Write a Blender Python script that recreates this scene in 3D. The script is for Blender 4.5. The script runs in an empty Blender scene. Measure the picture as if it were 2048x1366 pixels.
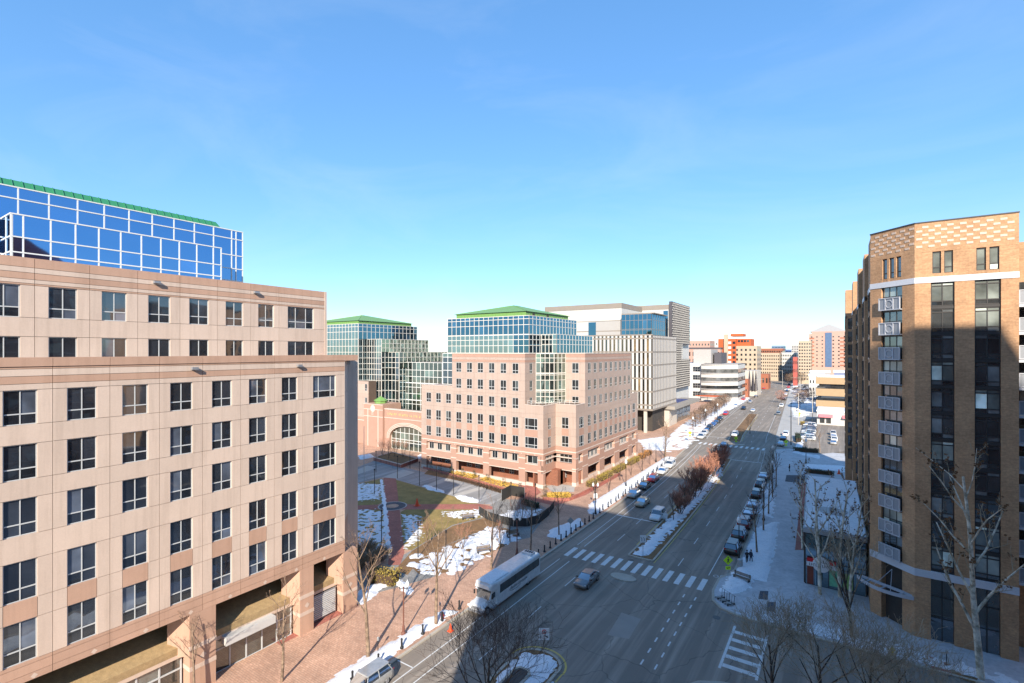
import bpy, math, random
from mathutils import Vector, Matrix, noise
R = random.Random(7)
SC = bpy.context.scene
COL = SC.collection
rad = math.radians
# ---------------------------------------------------------------- camera, sky, sun, exposure
CAMH, FPX, HORIZON, YAW = 30.0, 983.0, 702.0, rad(33.55)
cam_data = bpy.data.cameras.new('camera')
cam = bpy.data.objects.new('camera', cam_data); COL.objects.link(cam)
cam.location = (0, 0, CAMH); cam.rotation_euler = (rad(90), 0, YAW)
cam_data.sensor_width = 36.0; cam_data.lens = FPX / 2048 * 36.0
cam_data.shift_y = (HORIZON - 683.0) / 2048.0
cam_data.clip_end = 6000
SC.camera = cam
SUN_EL, SUN_AZ = rad(29.0), rad(26.5)     # azimuth: shadows fall towards (-sin, +cos)
world = bpy.data.worlds.new('World'); SC.world = world; world.use_nodes = True
wn = world.node_tree.nodes; wl = world.node_tree.links
sky = wn.new('ShaderNodeTexSky'); sky.sky_type = 'NISHITA'; sky.sun_disc = False
sky.sun_elevation = SUN_EL
sky.sun_rotation = rad(180) - SUN_AZ
sky.air_density = 1.0; sky.dust_density = 0.0; sky.ozone_density = 3.0; sky.altitude = 60
hs = wn.new('ShaderNodeHueSaturation'); hs.inputs['Saturation'].default_value = 1.46
gm = wn.new('ShaderNodeGamma'); gm.inputs[1].default_value = .56; wl.new(sky.outputs[0], gm.inputs[0]); wl.new(gm.outputs[0], hs.inputs['Color']); 
tint = wn.new('ShaderNodeMix'); tint.data_type = 'RGBA'; tint.blend_type = 'MULTIPLY'; tint.inputs[0].default_value = 1.0; tint.inputs[7].default_value = (.76, .94, 1.12, 1)
wl.new(hs.outputs[0], tint.inputs[6])
tc = wn.new('ShaderNodeTexCoord'); mpn = wn.new('ShaderNodeMapping'); mpn.inputs['Scale'].default_value = (1.2, 2.2, 5.0); wl.new(tc.outputs['Generated'], mpn.inputs[0])
cn0 = wn.new('ShaderNodeTexNoise'); cn0.inputs['Scale'].default_value = 1.6; cn0.inputs['Detail'].default_value = 6; cn0.inputs['Roughness'].default_value = .58; cn0.inputs['Distortion'].default_value = .6; wl.new(mpn.outputs[0], cn0.inputs[0])
crp = wn.new('ShaderNodeValToRGB'); crp.color_ramp.elements[0].position = .46; crp.color_ramp.elements[0].color = (0, 0, 0, 1); crp.color_ramp.elements[1].position = .80; crp.color_ramp.elements[1].color = (.12, .12, .12, 1); wl.new(cn0.outputs[0], crp.inputs[0])
cmx = wn.new('ShaderNodeMix'); cmx.data_type = 'RGBA'; wl.new(crp.outputs[0], cmx.inputs[0]); wl.new(tint.outputs[2], cmx.inputs[6]); cmx.inputs[7].default_value = (2.6, 2.75, 2.9, 1)
wl.new(cmx.outputs[2], wn['Background'].inputs[0]); wn['Background'].inputs[1].default_value = 0.15
sd = bpy.data.lights.new('sun', 'SUN'); sd.energy = 2.95; sd.angle = rad(0.55); sd.color = (1.0, 0.92, 0.80)
sun = bpy.data.objects.new('sun', sd); COL.objects.link(sun); sun.location = (60, -120, 160)
to_sun = Vector((math.sin(SUN_AZ) * math.cos(SUN_EL), -math.cos(SUN_AZ) * math.cos(SUN_EL), math.sin(SUN_EL)))
sun.rotation_euler = to_sun.to_track_quat('Z', 'Y').to_euler()
vs = SC.view_settings; vs.view_transform = 'Standard'; vs.look = 'None'; vs.gamma = 1.0; vs.use_curve_mapping = False
vs.exposure = 1.52
# ---------------------------------------------------------------- from photo pixels to places
FX, FY, RX, RY = -math.sin(YAW), math.cos(YAW), math.cos(YAW), math.sin(YAW)
def ray(px, py):
    a = (px - 1024) / FPX; b = (HORIZON - py) / FPX
    return FX + a * RX, FY + a * RY, b
def G(px, py, z=0.0):                       # pixel -> point on level z
    d = ray(px, py); t = (z - CAMH) / d[2]; return d[0] * t, d[1] * t
def WX(px, py, X):                          # pixel -> (y, z) on the wall plane x = X
    d = ray(px, py); t = X / d[0]; return d[1] * t, CAMH + d[2] * t
def WY(px, py, Y):                          # pixel -> (x, z) on the wall plane y = Y
    d = ray(px, py); t = Y / d[1]; return d[0] * t, CAMH + d[2] * t
def zat(x, y, py):                          # height of pixel row py above the ground point
    w = x * FX + y * FY; return CAMH + (HORIZON - py) / FPX * w
# ---------------------------------------------------------------- materials
MATS = {}
def srgb(r, g, b):
    f = lambda c: (c / 255) / 12.92 if c <= 10 else ((c / 255 + .055) / 1.055) ** 2.4
    return f(r), f(g), f(b)
class NT:
    def __init__(s, name):
        m = bpy.data.materials.new(name); m.use_nodes = True; s.m = m; s.t = m.node_tree
        s.b = s.t.nodes['Principled BSDF']; s.pos = None
    def n(s, k, **kw):
        q = s.t.nodes.new(k)
        for a, v in kw.items(): setattr(q, a, v)
        return q
    def l(s, a, b): s.t.links.new(a, b)
    def P(s):
        if not s.pos: s.pos = s.n('ShaderNodeNewGeometry')
        return s.pos.outputs['Position']
    def noise(s, scale, detail=3, rough=.55, vec=None):
        q = s.n('ShaderNodeTexNoise'); q.inputs['Scale'].default_value = scale; q.inputs['Detail'].default_value = detail
        q.inputs['Roughness'].default_value = rough; s.l(vec or s.P(), q.inputs['Vector']); return q.outputs['Fac']
    def ramp(s, fac, stops):
        q = s.n('ShaderNodeValToRGB'); e = q.color_ramp.elements
        while len(e) < len(stops): e.new(.5)
        for i, (p, c) in enumerate(stops): e[i].position = p; e[i].color = (*c, 1)
        s.l(fac, q.inputs[0]); return q.outputs[0]
    def mix(s, fac, a, b, mode='MIX'):
        q = s.n('ShaderNodeMix', data_type='RGBA', blend_type=mode)
        for v, i in ((fac, 0), (a, 6), (b, 7)):
            if hasattr(v, 'links') or hasattr(v, 'is_linked'): s.l(v, q.inputs[i])
            else: q.inputs[i].default_value = v if i == 0 else (*v, 1)
        return q.outputs[2]
    def bump(s, h, strength, dist=.02):
        q = s.n('ShaderNodeBump'); q.inputs['Strength'].default_value = strength; q.inputs['Distance'].default_value = dist
        s.l(h, q.inputs['Height']); s.l(q.outputs[0], s.b.inputs['Normal'])
    def rnd(s): return s.n('ShaderNodeObjectInfo').outputs['Random']
def mul(c, k): return tuple(min(1, v * k) for v in c)
def M(name, col, rough=.8, var=.14, scale=.6, fine=9.0, bump=.0, metal=0.0, rnd=0.0, spec=.5, streak=0.0):
    if name in MATS: return MATS[name]
    t = NT(name); b = t.b
    a = t.ramp(t.noise(scale, 4), [(.25, mul(col, 1 - var)), (.75, mul(col, 1 + var))])
    f = t.noise(fine, 2)
    c = t.mix(.5, a, t.ramp(f, [(.3, mul(col, 1 - var * .8)), (.7, mul(col, 1 + var * .8))]))
    if streak:      # rain streaks and dirt running down the wall
        mp = t.n('ShaderNodeMapping'); mp.inputs['Scale'].default_value = (1.6, 1.6, .10); t.l(t.P(), mp.inputs[0])
        c = t.mix(1.0, c, t.ramp(t.noise(1.3, 5, .65, mp.outputs[0]), [(.36, (1-streak, 1-streak*1.1, 1-streak*1.2)), (.52, (1, 1, 1))]), 'MULTIPLY')
    if rnd:
        c = t.mix(1.0, c, t.ramp(t.rnd(), [(0, (1 - rnd,) * 3), (1, (1, 1, 1))]), 'MULTIPLY')
    t.l(c, b.inputs['Base Color']); b.inputs['Roughness'].default_value = rough
    b.inputs['Metallic'].default_value = metal; b.inputs['Specular IOR Level'].default_value = spec
    if bump: t.bump(f, bump)
    MATS[name] = t.m; return t.m
def plain(name, col, rough=.5, metal=0.0, emit=0):
    if name in MATS: return MATS[name]
    t = NT(name); t.b.inputs['Base Color'].default_value = (*col, 1); t.b.inputs['Roughness'].default_value = rough
    t.b.inputs['Metallic'].default_value = metal
    if emit: t.b.inputs['Emission Color'].default_value = (*col, 1); t.b.inputs['Emission Strength'].default_value = emit
    MATS[name] = t.m; return t.m
def glassm(name, tint, inner, rough=.03, mixf=.55, wav=.0, fk=1.0):
    """coated window glass: dark room behind, mirror-like coat"""
    if name in MATS: return MATS[name]
    t = NT(name); b = t.b
    c = t.ramp(t.noise(.35, 3), [(.35, mul(inner, .55)), (.65, mul(inner, 1.5))])
    c = t.mix(1.0, c, t.ramp(t.rnd(), [(0, (.45,) * 3), (.80, (1.3,) * 3), (.86, (3.2,) * 3), (1, (5.0,) * 3)]), 'MULTIPLY')
    t.l(c, b.inputs['Base Color']); b.inputs['Roughness'].default_value = .25
    g = t.n('ShaderNodeBsdfGlossy'); g.inputs['Color'].default_value = (*tint, 1); g.inputs['Roughness'].default_value = rough
    if wav:
        q = t.n('ShaderNodeBump'); q.inputs['Strength'].default_value = wav; q.inputs['Distance'].default_value = .03
        t.l(t.noise(.55, 1), q.inputs['Height']); t.l(q.outputs[0], g.inputs['Normal'])
    fr = t.n('ShaderNodeFresnel'); fr.inputs['IOR'].default_value = 1.6
    mm = t.n('ShaderNodeMath', operation='MULTIPLY_ADD'); mm.inputs[1].default_value = (1 - mixf)*fk; mm.inputs[2].default_value = mixf
    mm.use_clamp = True; t.l(fr.outputs[0], mm.inputs[0])
    x = t.n('ShaderNodeMixShader'); t.l(mm.outputs[0], x.inputs[0]); t.l(b.outputs[0], x.inputs[1]); t.l(g.outputs[0], x.inputs[2])
    t.l(x.outputs[0], t.t.nodes['Material Output'].inputs[0]); MATS[name] = t.m; return t.m
def brickm(name, c1, c2, mortar, bw, bh, var=.12, rough=.85, wall=True, stain=.15):
    if name in MATS: return MATS[name]
    t = NT(name); sp = t.n('ShaderNodeSeparateXYZ'); t.l(t.P(), sp.inputs[0]); cb = t.n('ShaderNodeCombineXYZ')
    if wall:
        m = t.n('ShaderNodeMath', operation='SUBTRACT'); t.l(sp.outputs[0], m.inputs[0]); t.l(sp.outputs[1], m.inputs[1])
        t.l(m.outputs[0], cb.inputs[0]); t.l(sp.outputs[2], cb.inputs[1])
    else:
        t.l(sp.outputs[0], cb.inputs[0]); t.l(sp.outputs[1], cb.inputs[1])
    q = t.n('ShaderNodeTexBrick'); t.l(cb.outputs[0], q.inputs['Vector']); q.inputs['Scale'].default_value = 1
    q.inputs['Brick Width'].default_value = bw; q.inputs['Row Height'].default_value = bh; q.inputs['Mortar Size'].default_value = bh * .09
    q.inputs['Color1'].default_value = (*c1, 1); q.inputs['Color2'].default_value = (*c2, 1); q.inputs['Mortar'].default_value = (*mortar, 1)
    c = t.mix(1.0, q.outputs['Color'], t.ramp(t.noise(.35, 5), [(.3, (1 - stain,) * 3), (.7, (1 + stain * .6,) * 3)]), 'MULTIPLY')
    c = t.mix(1.0, c, t.ramp(t.noise(5, 2), [(.3, (1 - var,) * 3), (.7, (1 + var,) * 3)]), 'MULTIPLY')
    t.l(c, t.b.inputs['Base Color']); t.b.inputs['Roughness'].default_value = rough
    MATS[name] = t.m; return t.m
# ---------------------------------------------------------------- mesh helpers
class MB:
    def __init__(s): s.v = []; s.f = []; s.mi = []; s.cur = 0
    def add(s, vs, fs):
        o = len(s.v); s.v += [tuple(v) for v in vs]; s.f += [tuple(i + o for i in f) for f in fs]; s.mi += [s.cur] * len(fs); return s
    def box(s, x0, x1, y0, y1, z0, z1):
        return s.add([(x0,y0,z0),(x1,y0,z0),(x1,y1,z0),(x0,y1,z0),(x0,y0,z1),(x1,y0,z1),(x1,y1,z1),(x0,y1,z1)],
                     [(0,3,2,1),(4,5,6,7),(0,1,5,4),(1,2,6,5),(2,3,7,6),(3,0,4,7)])
    def prism(s, poly, z0, z1, cap=True):
        n = len(poly)
        a = sum(poly[i][0] * poly[(i+1) % n][1] - poly[(i+1) % n][0] * poly[i][1] for i in range(n))
        if a < 0: poly = poly[::-1]
        fs = [(i, (i+1) % n, (i+1) % n + n, i + n) for i in range(n)]
        if cap: fs += [tuple(range(n))[::-1], tuple(range(n, 2*n))]
        return s.add([(p[0], p[1], z0) for p in poly] + [(p[0], p[1], z1) for p in poly], fs)
    def cyl(s, x, y, z0, z1, r0, r1=None, n=8):
        r1 = r0 if r1 is None else r1
        c = [(math.cos(2*math.pi*i/n), math.sin(2*math.pi*i/n)) for i in range(n)]
        return s.add([(x+r0*a, y+r0*b, z0) for a, b in c] + [(x+r1*a, y+r1*b, z1) for a, b in c],
                     [(i, (i+1) % n, (i+1) % n + n, i + n) for i in range(n)] + [tuple(range(n))[::-1], tuple(range(n, 2*n))])
    def lathe(s, prof, n=10, x=0, y=0):
        vs = []; fs = []
        for r, z in prof: vs += [(x + r*math.cos(2*math.pi*i/n), y + r*math.sin(2*math.pi*i/n), z) for i in range(n)]
        for k in range(len(prof)-1): fs += [(k*n+i, k*n+(i+1) % n, (k+1)*n+(i+1) % n, (k+1)*n+i) for i in range(n)]
        fs += [tuple(range(n))[::-1], tuple(range((len(prof)-1)*n, len(prof)*n))]
        return s.add(vs, fs)
    def tube(s, p, q, r0, r1, n=4, cap=False):
        p = Vector(p); q = Vector(q); d = q - p
        if d.length < 1e-6: return s
        d.normalize(); u = d.orthogonal().normalized(); w = d.cross(u)
        c = [(math.cos(2*math.pi*i/n), math.sin(2*math.pi*i/n)) for i in range(n)]
        vs = [p + (u*a + w*b)*r0 for a, b in c] + [q + (u*a + w*b)*r1 for a, b in c]
        fs = [(i, (i+1) % n, (i+1) % n + n, i + n) for i in range(n)]
        if cap: fs += [tuple(range(n))[::-1], tuple(range(n, 2*n))]
        return s.add(vs, fs)
    def mesh(s, name, mats, smooth=False):
        me = bpy.data.meshes.new(name); me.from_pydata(s.v, [], s.f)
        for m in (mats if isinstance(mats, (list, tuple)) else [mats]): me.materials.append(m)
        if any(s.mi): me.polygons.foreach_set('material_index', s.mi)
        if smooth: me.polygons.foreach_set('use_smooth', [True] * len(me.polygons))
        me.update(); return me
def link(name, data, parent=None, loc=(0,0,0), rz=0.0, scale=None, rot=None):
    o = bpy.data.objects.new(name, data); COL.objects.link(o); o.location = loc
    o.rotation_euler = rot if rot else (0, 0, rz)
    if scale: o.scale = scale
    if parent: o.parent = parent
    return o
def tag(o, label=None, cat=None, group=None, kind=None):
    if label: o['label'] = label
    if cat: o['category'] = cat
    if group: o['group'] = group
    if kind: o['kind'] = kind
    return o
def thing(name, label, cat, loc=(0,0,0), rz=0.0, group=None):
    return tag(link(name, None, None, loc, rz), label, cat, group)
def build(mb, name, mats, parent=None, loc=(0,0,0), rz=0.0, smooth=False):
    return link(name, mb.mesh(name, mats, smooth), parent, loc, rz)
def struct(name, mb, mats, smooth=False): return tag(build(mb, name, mats, None, smooth=smooth), kind='structure')
CUBES = {}
def cube(mat):
    if mat.name not in CUBES: CUBES[mat.name] = MB().box(-.5, .5, -.5, .5, -.5, .5).mesh('block_' + mat.name, mat)
    return CUBES[mat.name]
MESHC = {}
def cached(key, fn):
    if key not in MESHC: MESHC[key] = fn()
    return MESHC[key]
def copy_tree(o, parent=None):
    c = o.copy(); COL.objects.link(c); c.parent = parent
    for ch in o.children: copy_tree(ch, c)
    return c
class Fac:
    """a wall: u runs along it, z up, n outwards; children hang on root"""
    def __init__(s, root, x, y, ang):
        s.root = root; s.o = Vector((x, y, 0)) - Vector(root.location); s.a = ang
        s.U = Vector((math.cos(ang), math.sin(ang), 0)); s.N = Vector((math.sin(ang), -math.cos(ang), 0))
    def p(s, u, n, z): return s.o + s.U * u + s.N * n + Vector((0, 0, z))
    def blk(s, name, u0, u1, z0, z1, n0, n1, mat, parent=None, tilt=0):
        c = s.p((u0+u1)/2, (n0+n1)/2, (z0+z1)/2)
        if parent is not None: c = Vector(((u0+u1)/2, -(n0+n1)/2, (z0+z1)/2)); a = 0
        else: a = s.a
        o = link(name, cube(mat), parent or s.root, c, scale=(abs(u1-u0), abs(n1-n0), abs(z1-z0)))
        o.rotation_euler = (R.uniform(-tilt, tilt), 0, a + R.uniform(-tilt, tilt)); return o
    def win(s, u, z, w, h, frame, glass, bars=(.5,), hbars=(.3,), n=-.12, fw=.058, name='window', depth=.1, glass2=None, tilt=.004):
        """frame mesh with a pane for every light; u centre, z sill"""
        us = [0] + list(bars) + [1]; zs = [0] + list(hbars) + [1]
        def mk():
            m = MB(); d0, d1 = -depth/2, depth/2
            m.box(-w/2, w/2, d0, d1, 0, fw).box(-w/2, w/2, d0, d1, h-fw, h).box(-w/2, -w/2+fw, d0, d1, fw, h-fw).box(w/2-fw, w/2, d0, d1, fw, h-fw)
            for b in bars: m.box(-w/2+b*w-fw/2, -w/2+b*w+fw/2, d0+.003, d1-.003, fw, h-fw)
            for b in hbars: m.box(-w/2+fw, w/2-fw, d0+.006, d1-.006, b*h-fw*.7, b*h+fw*.7)
            return m.mesh(name, frame)
        k = ('win', round(w, 2), round(h, 2), frame.name, tuple(bars), tuple(hbars), fw)
        wo = link(name, cached(k, mk), s.root, s.p(u, n, z), s.a)
        for i in range(len(us)-1):
            for j in range(len(zs)-1):
                g = glass2 if (glass2 and j == 0 and len(zs) > 2) else glass
                link('pane', cube(g), wo, ((us[i]+us[i+1]-1)*w/2, .01, (zs[j]+zs[j+1])*h/2), scale=((us[i+1]-us[i])*w, .03, (zs[j+1]-zs[j])*h),
                     rot=(R.uniform(-tilt, tilt), 0, R.uniform(-tilt, tilt)))
        return wo
    def curtain(s, us, zs, mull, glass, n=0.0, mw=.09, name='mullion_grid', gl=None, tilt=.0035, heavy=()):
        m = MB()
        for k, u in enumerate(us): m.box(u-mw/2, u+mw/2, -.06, .1, zs[0], zs[-1])
        for k, z in enumerate(zs):
            w = mw*1.0 if k not in heavy else mw*1.9
            m.box(us[0]-mw/2, us[-1]+mw/2, -.075, .085, z-w/2, z+w/2)
        fr = build(m, name, mull, s.root, s.p(0, n, 0), s.a)
        for i in range(len(us)-1):
            for j in range(len(zs)-1):
                g = gl(i, j) if gl else glass
                link('pane', cube(g), fr, ((us[i]+us[i+1])/2, .02, (zs[j]+zs[j+1])/2), scale=(us[i+1]-us[i]-mw*.5, .04, zs[j+1]-zs[j]-mw*.5),
                     rot=(R.uniform(-tilt, tilt), 0, R.uniform(-tilt, tilt)))
        return fr
    def panels(s, u0, u1, z0, z1, wins, mats, thick=.25, gap=.03, name='panel', zcuts=(), ucuts=(), edge=(0, 0)):
        """stone panels over u0..u1, z0..z1 leaving the windows [(ua,ub,za,zb)] open; mats(u,z)->material"""
        us = sorted(set([u0, u1] + [round(v, 3) for w in wins for v in w[:2] if u0 < v < u1] + list(ucuts)))
        zs = sorted(set([z0, z1] + [round(v, 3) for w in wins for v in w[2:] if z0 < v < z1] + list(zcuts)))
        for j in range(len(zs)-1):
            za, zb = zs[j], zs[j+1]; zc = (za+zb)/2
            row = [w for w in wins if w[2] < zc < w[3]]
            ed = sorted(set([u0, u1] + [v for w in row for v in w[:2]] + list(ucuts) + ([v for w in wins for v in w[:2]] if edge[0] < zc < edge[1] else []))); ed = [e for e in ed if u0 <= e <= u1]
            for i in range(len(ed)-1):
                ua, ub = ed[i], ed[i+1]; uc = (ua+ub)/2
                if ub-ua < .05 or any(w[0] < uc < w[1] for w in row): continue
                s.blk(name, ua+gap/2, ub-gap/2, za+gap/2, zb-gap/2, -thick, 0, mats(uc, zc))
def frange(a, b, n): return [a + (b-a)*i/n for i in range(n+1)]
def off(y):                                  # the avenue swings gently to the left with distance
    if y < 68: return 0.0
    if y < 190: return -.00042*(y-68)**2
    return -6.25 - .053*(y-190)
def ribbon(mb, xa, xb, y0, y1, z, step=8.0):
    n = max(1, int((y1-y0)/step)); ys = frange(y0, y1, n)
    for i in range(n):
        a, b = ys[i], ys[i+1]
        mb.add([(xa+off(a), a, z), (xb+off(a), a, z), (xb+off(b), b, z), (xa+off(b), b, z)], [(0, 1, 2, 3)])
    return mb
def sheet(mb, pts, z): return mb.add([(p[0], p[1], z) for p in pts], [tuple(range(len(pts)))])
def gp(pts, z=0.0): return [G(x, y, z) for x, y in pts]
def ccw(pts):
    n = len(pts); a = sum(pts[i][0]*pts[(i+1) % n][1]-pts[(i+1) % n][0]*pts[i][1] for i in range(n))
    return pts if a > 0 else pts[::-1]
def text_mesh(body, size, mat, name='lettering', extrude=.01):
    cu = bpy.data.curves.new(name, 'FONT'); cu.body = body; cu.size = size; cu.extrude = extrude; cu.align_x = 'CENTER'; cu.align_y = 'CENTER'
    o = bpy.data.objects.new(name, cu); COL.objects.link(o)
    me = bpy.data.meshes.new_from_object(o.evaluated_get(bpy.context.evaluated_depsgraph_get()))
    bpy.data.objects.remove(o); me.materials.clear(); me.materials.append(mat); return me
# ================================================================ SETTING: ground, avenue, pavements, plaza
import numpy as np
def asphalt(name, base, warm=0.0):
    t = NT(name); c0 = base
    a = t.ramp(t.noise(.12, 5, .6), [(.3, mul(c0, .78)), (.7, mul(c0, 1.2))])
    f = t.ramp(t.noise(22, 2), [(.3, mul(c0, .75)), (.7, mul(c0, 1.25))])
    c = t.mix(.45, a, f)
    sp = t.n('ShaderNodeSeparateXYZ'); t.l(t.P(), sp.inputs[0])
    # tyre-polished wheel tracks and long salt streaks along the lanes
    cb = t.n('ShaderNodeCombineXYZ'); m1 = t.n('ShaderNodeMath', operation='MULTIPLY'); m1.inputs[1].default_value = .03
    t.l(sp.outputs[0], cb.inputs[0]); t.l(sp.outputs[1], m1.inputs[0]); t.l(m1.outputs[0], cb.inputs[1])
    st = t.ramp(t.noise(1.1, 3, .6, cb.outputs[0]), [(.45, (.78,) * 3), (.6, (1.03,) * 3), (.75, (1.35,) * 3)])
    c = t.mix(1.0, c, st, 'MULTIPLY')
    v = t.n('ShaderNodeTexVoronoi', feature='DISTANCE_TO_EDGE'); v.inputs['Scale'].default_value = .13
    w = t.n('ShaderNodeVectorMath', operation='ADD'); nz = t.n('ShaderNodeTexNoise'); nz.inputs['Scale'].default_value = .6
    t.l(t.P(), nz.inputs['Vector']); t.l(t.P(), w.inputs[0]); t.l(nz.outputs['Color'], w.inputs[1]); t.l(w.outputs[0], v.inputs['Vector'])
    c = t.mix(1.0, c, t.ramp(v.outputs['Distance'], [(0, (.6,) * 3), (.008, (1, 1, 1))]), 'MULTIPLY')
    t.l(c, t.b.inputs['Base Color']); t.b.inputs['Roughness'].default_value = .85; t.bump(t.noise(30, 2), .25, .01)
    MATS[name] = t.m; return t.m
m_asph = asphalt('asphalt', (.275, .228, .182))
m_asph2 = asphalt('asphalt_drive', (.33, .315, .30))
m_farground = M('far_ground', (.33, .29, .25), .9, .45, .05, .6)
m_conc = M('concrete', (.40, .38, .35), .85, .2, .35, 7, bump=.1)
m_kerb = M('kerb_concrete', (.42, .37, .30), .85, .22, .8, 9)
m_paver = brickm('brick_paving', srgb(200, 160, 134), srgb(184, 143, 118), srgb(160, 128, 108), .42, .21, wall=False, stain=.22)
m_pavered = brickm('red_brick_paving', srgb(176, 108, 92), srgb(160, 96, 82), srgb(134, 90, 78), .42, .21, wall=False, stain=.2)
m_greypave = brickm('grey_paving', srgb(150, 145, 138), srgb(138, 134, 128), srgb(112, 108, 104), .6, .3, wall=False, stain=.2)
m_darkpave = brickm('dark_paving', srgb(92, 92, 98), srgb(80, 80, 86), srgb(60, 60, 64), .5, .25, wall=False, stain=.2)
m_rightpave = M('slushy_walk', (.46, .45, .45), .8, .3, .5, 2.5)
m_paint = M('road_paint', (.62, .62, .60), .7, .22, 2.0, 14)
m_yellow = M('yellow_paint', (.55, .40, .10), .7, .25, 1.5, 12)
def grassm(name, a, b, c):
    t = NT(name); n1 = t.noise(.45, 5, .65); n2 = t.noise(9, 3, .7)
    col = t.mix(.5, t.ramp(n1, [(.3, a), (.52, b), (.72, c)]), t.ramp(n2, [(.3, mul(a, .7)), (.6, b), (.8, mul(c, 1.1))]))
    t.l(col, t.b.inputs['Base Color']); t.b.inputs['Roughness'].default_value = .95; t.bump(n2, .8, .06); MATS[name] = t.m; return t.m
m_grass = grassm('winter_grass', srgb(106, 94, 54), srgb(148, 126, 72), srgb(180, 150, 94))
m_mulch = grassm('mulch', srgb(88, 66, 46), srgb(132, 100, 66), srgb(172, 132, 84))
def snowm():
    t = NT('snow'); n = t.noise(1.6, 4); f = t.noise(7, 3)
    c = t.mix(.5, t.ramp(n, [(.3, (.60, .61, .64)), (.6, (.78, .78, .79))]), t.ramp(f, [(.30, (.40, .37, .33)), (.46, (.78, .78, .79))]))
    t.l(c, t.b.inputs['Base Color']); t.b.inputs['Roughness'].default_value = .7; t.b.inputs['Subsurface Weight'].default_value = 0
    t.bump(f, .5, .08); MATS['snow'] = t.m; return t.m
m_snow = snowm()
# ground to the horizon
struct('ground', MB().add([(-3500, -1500, -.04), (3500, -1500, -.04), (3500, 5500, -.04), (-3500, 5500, -.04)], [(0, 1, 2, 3)]), m_farground)
XL, XR = -35.6, -11.7
road = MB(); ribbon(road, XL-.02, XR+.4, -140, 1200, 0.0)
sheet(road, [(XR+.4, 46), (150, 46), (150, 60.4), (XR+.4, 60.4)], 0.0)           # side street to the right
sheet(road, [(-14.5, 174), (120, 174), (120, 187), (-14.5, 187)], 0.001)           # lane beside the car park
struct('road', road, m_asph)
# pavements are slabs a kerb's height above the road
KH = .13
def slab(name, poly, mat, z1=KH, z0=-.03): return struct(name, MB().prism(ccw(poly), z0, z1), mat)
def edge(y0, y1, x, n=24): return [(x+off(y), y) for y in frange(y0, y1, n)]
lk = edge(-140, 420, XL-.32, 60)
slab('pavement_left', lk + [(-420, 420), (-420, -140)], m_paver)
struct('kerb_left', (lambda m: [m.prism([(XL-.32+off(a), a), (XL+off(a), a), (XL+off(b), b), (XL-.32+off(b), b)], -.03, KH+.012) for a, b in zip(frange(-140, 420, 70)[:-1], frange(-140, 420, 70)[1:])] and m)(MB()), m_kerb)
rk = [(XR, 168), ] + [(XR+off(y), y) for y in (160, 140, 125, 110, 95, 80, 73)] + [(-12.1, 71), (-13.0, 69), (-13.0, 65), (-12.5, 62.6), (-11.3, 61.1), (-9.3, 60.45), (-6.6, 60.3), (20, 60.3), (150, 60.3)]
rk[0] = (XR+off(168), 168)
slab('pavement_right', rk + [(150, 172.5), (XR+off(168)+3.5, 172.5)], m_rightpave)
def kerbline(name, pts, w=.3, mat=None):
    m = MB()
    for (xa, ya), (xb, yb) in zip(pts[:-1], pts[1:]):
        d = Vector((xb-xa, yb-ya)); n = Vector((-d.y, d.x)).normalized()*w/2
        m.prism(ccw([(xa+n.x, ya+n.y), (xb+n.x, yb+n.y), (xb-n.x, yb-n.y), (xa-n.x, ya-n.y)]), -.03, KH+.014)
    return struct(name, m, mat or m_kerb)
kerbline('kerb_right', rk[:-1])
nk = [(-11.9, -80), (-11.9, 43), (-11.4, 45), (-10.4, 46.4), (-8.6, 47.4), (-6.6, 47.8), (120, 47.8)]
slab('pavement_near', nk + [(120, -80)], m_conc); kerbline('kerb_near', nk)
fk = [(XR+off(190)-.2, 900), (XR+off(190)-.2, 189), (-16, 187.5), (-12, 187), (120, 187)]
slab('pavement_beyond_lane', [(XR+off(y), y) for y in (620, 520, 420, 320, 260, 220, 195)] + [(-15.5, 189), (-12, 187.2), (120, 187.2), (120, 620)], m_conc)
# medians
def island(name, y0, y1, x0, x1, nose=True, tip=None):
    n = 8; xm = (x0+x1)/2; hw = (x1-x0)/2; pts = []
    for i in range(n+1):
        a = math.pi + math.pi*i/n; pts.append((xm+hw*math.cos(a)+off(y0), y0+hw*.5*math.sin(a)*(1 if nose else .15)))
    for y in frange(y0, y1, 12)[1:]: pts.append((x1+off(y)-(0 if tip is None else tip*(y-y0)/(y1-y0)), y))
    for y in frange(y1, y0, 12)[:-1]: pts.append((x0+off(y), y))
    slab(name, pts, m_mulch, KH-.02); kerbline('kerb_'+name, pts+[pts[0]], .28); return pts
island('median_near', -60, 40.6, -26.4, -21.8)
mp = [(p[0], 81.2-p[1]) for p in []]
island('median', 69.6, 147, -25.6, -22.0, False)
island('median_beyond', 176, 258, -25.6, -21.8, False)



nose = [(-23.7+1.75*math.cos(2*math.pi*i/20), 62.4+1.0*math.sin(2*math.pi*i/20)) for i in range(20)]
slab('median_nose', nose, m_kerb, .10)
nose = [(-23.7-2.6+1.7*math.cos(2*math.pi*i/20), 171.3+1.0*math.sin(2*math.pi*i/20)) for i in range(20)]
slab('median_nose_far', nose, m_kerb, .10)
nose = [(-24.1+2.35*math.cos(math.pi*i/16), 40.6+2.0*math.sin(math.pi*i/16)) for i in range(17)]
slab('median_near_nose', nose, m_mulch, KH-.015); kerbline('kerb_median_near_nose', nose, .26)
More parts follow.
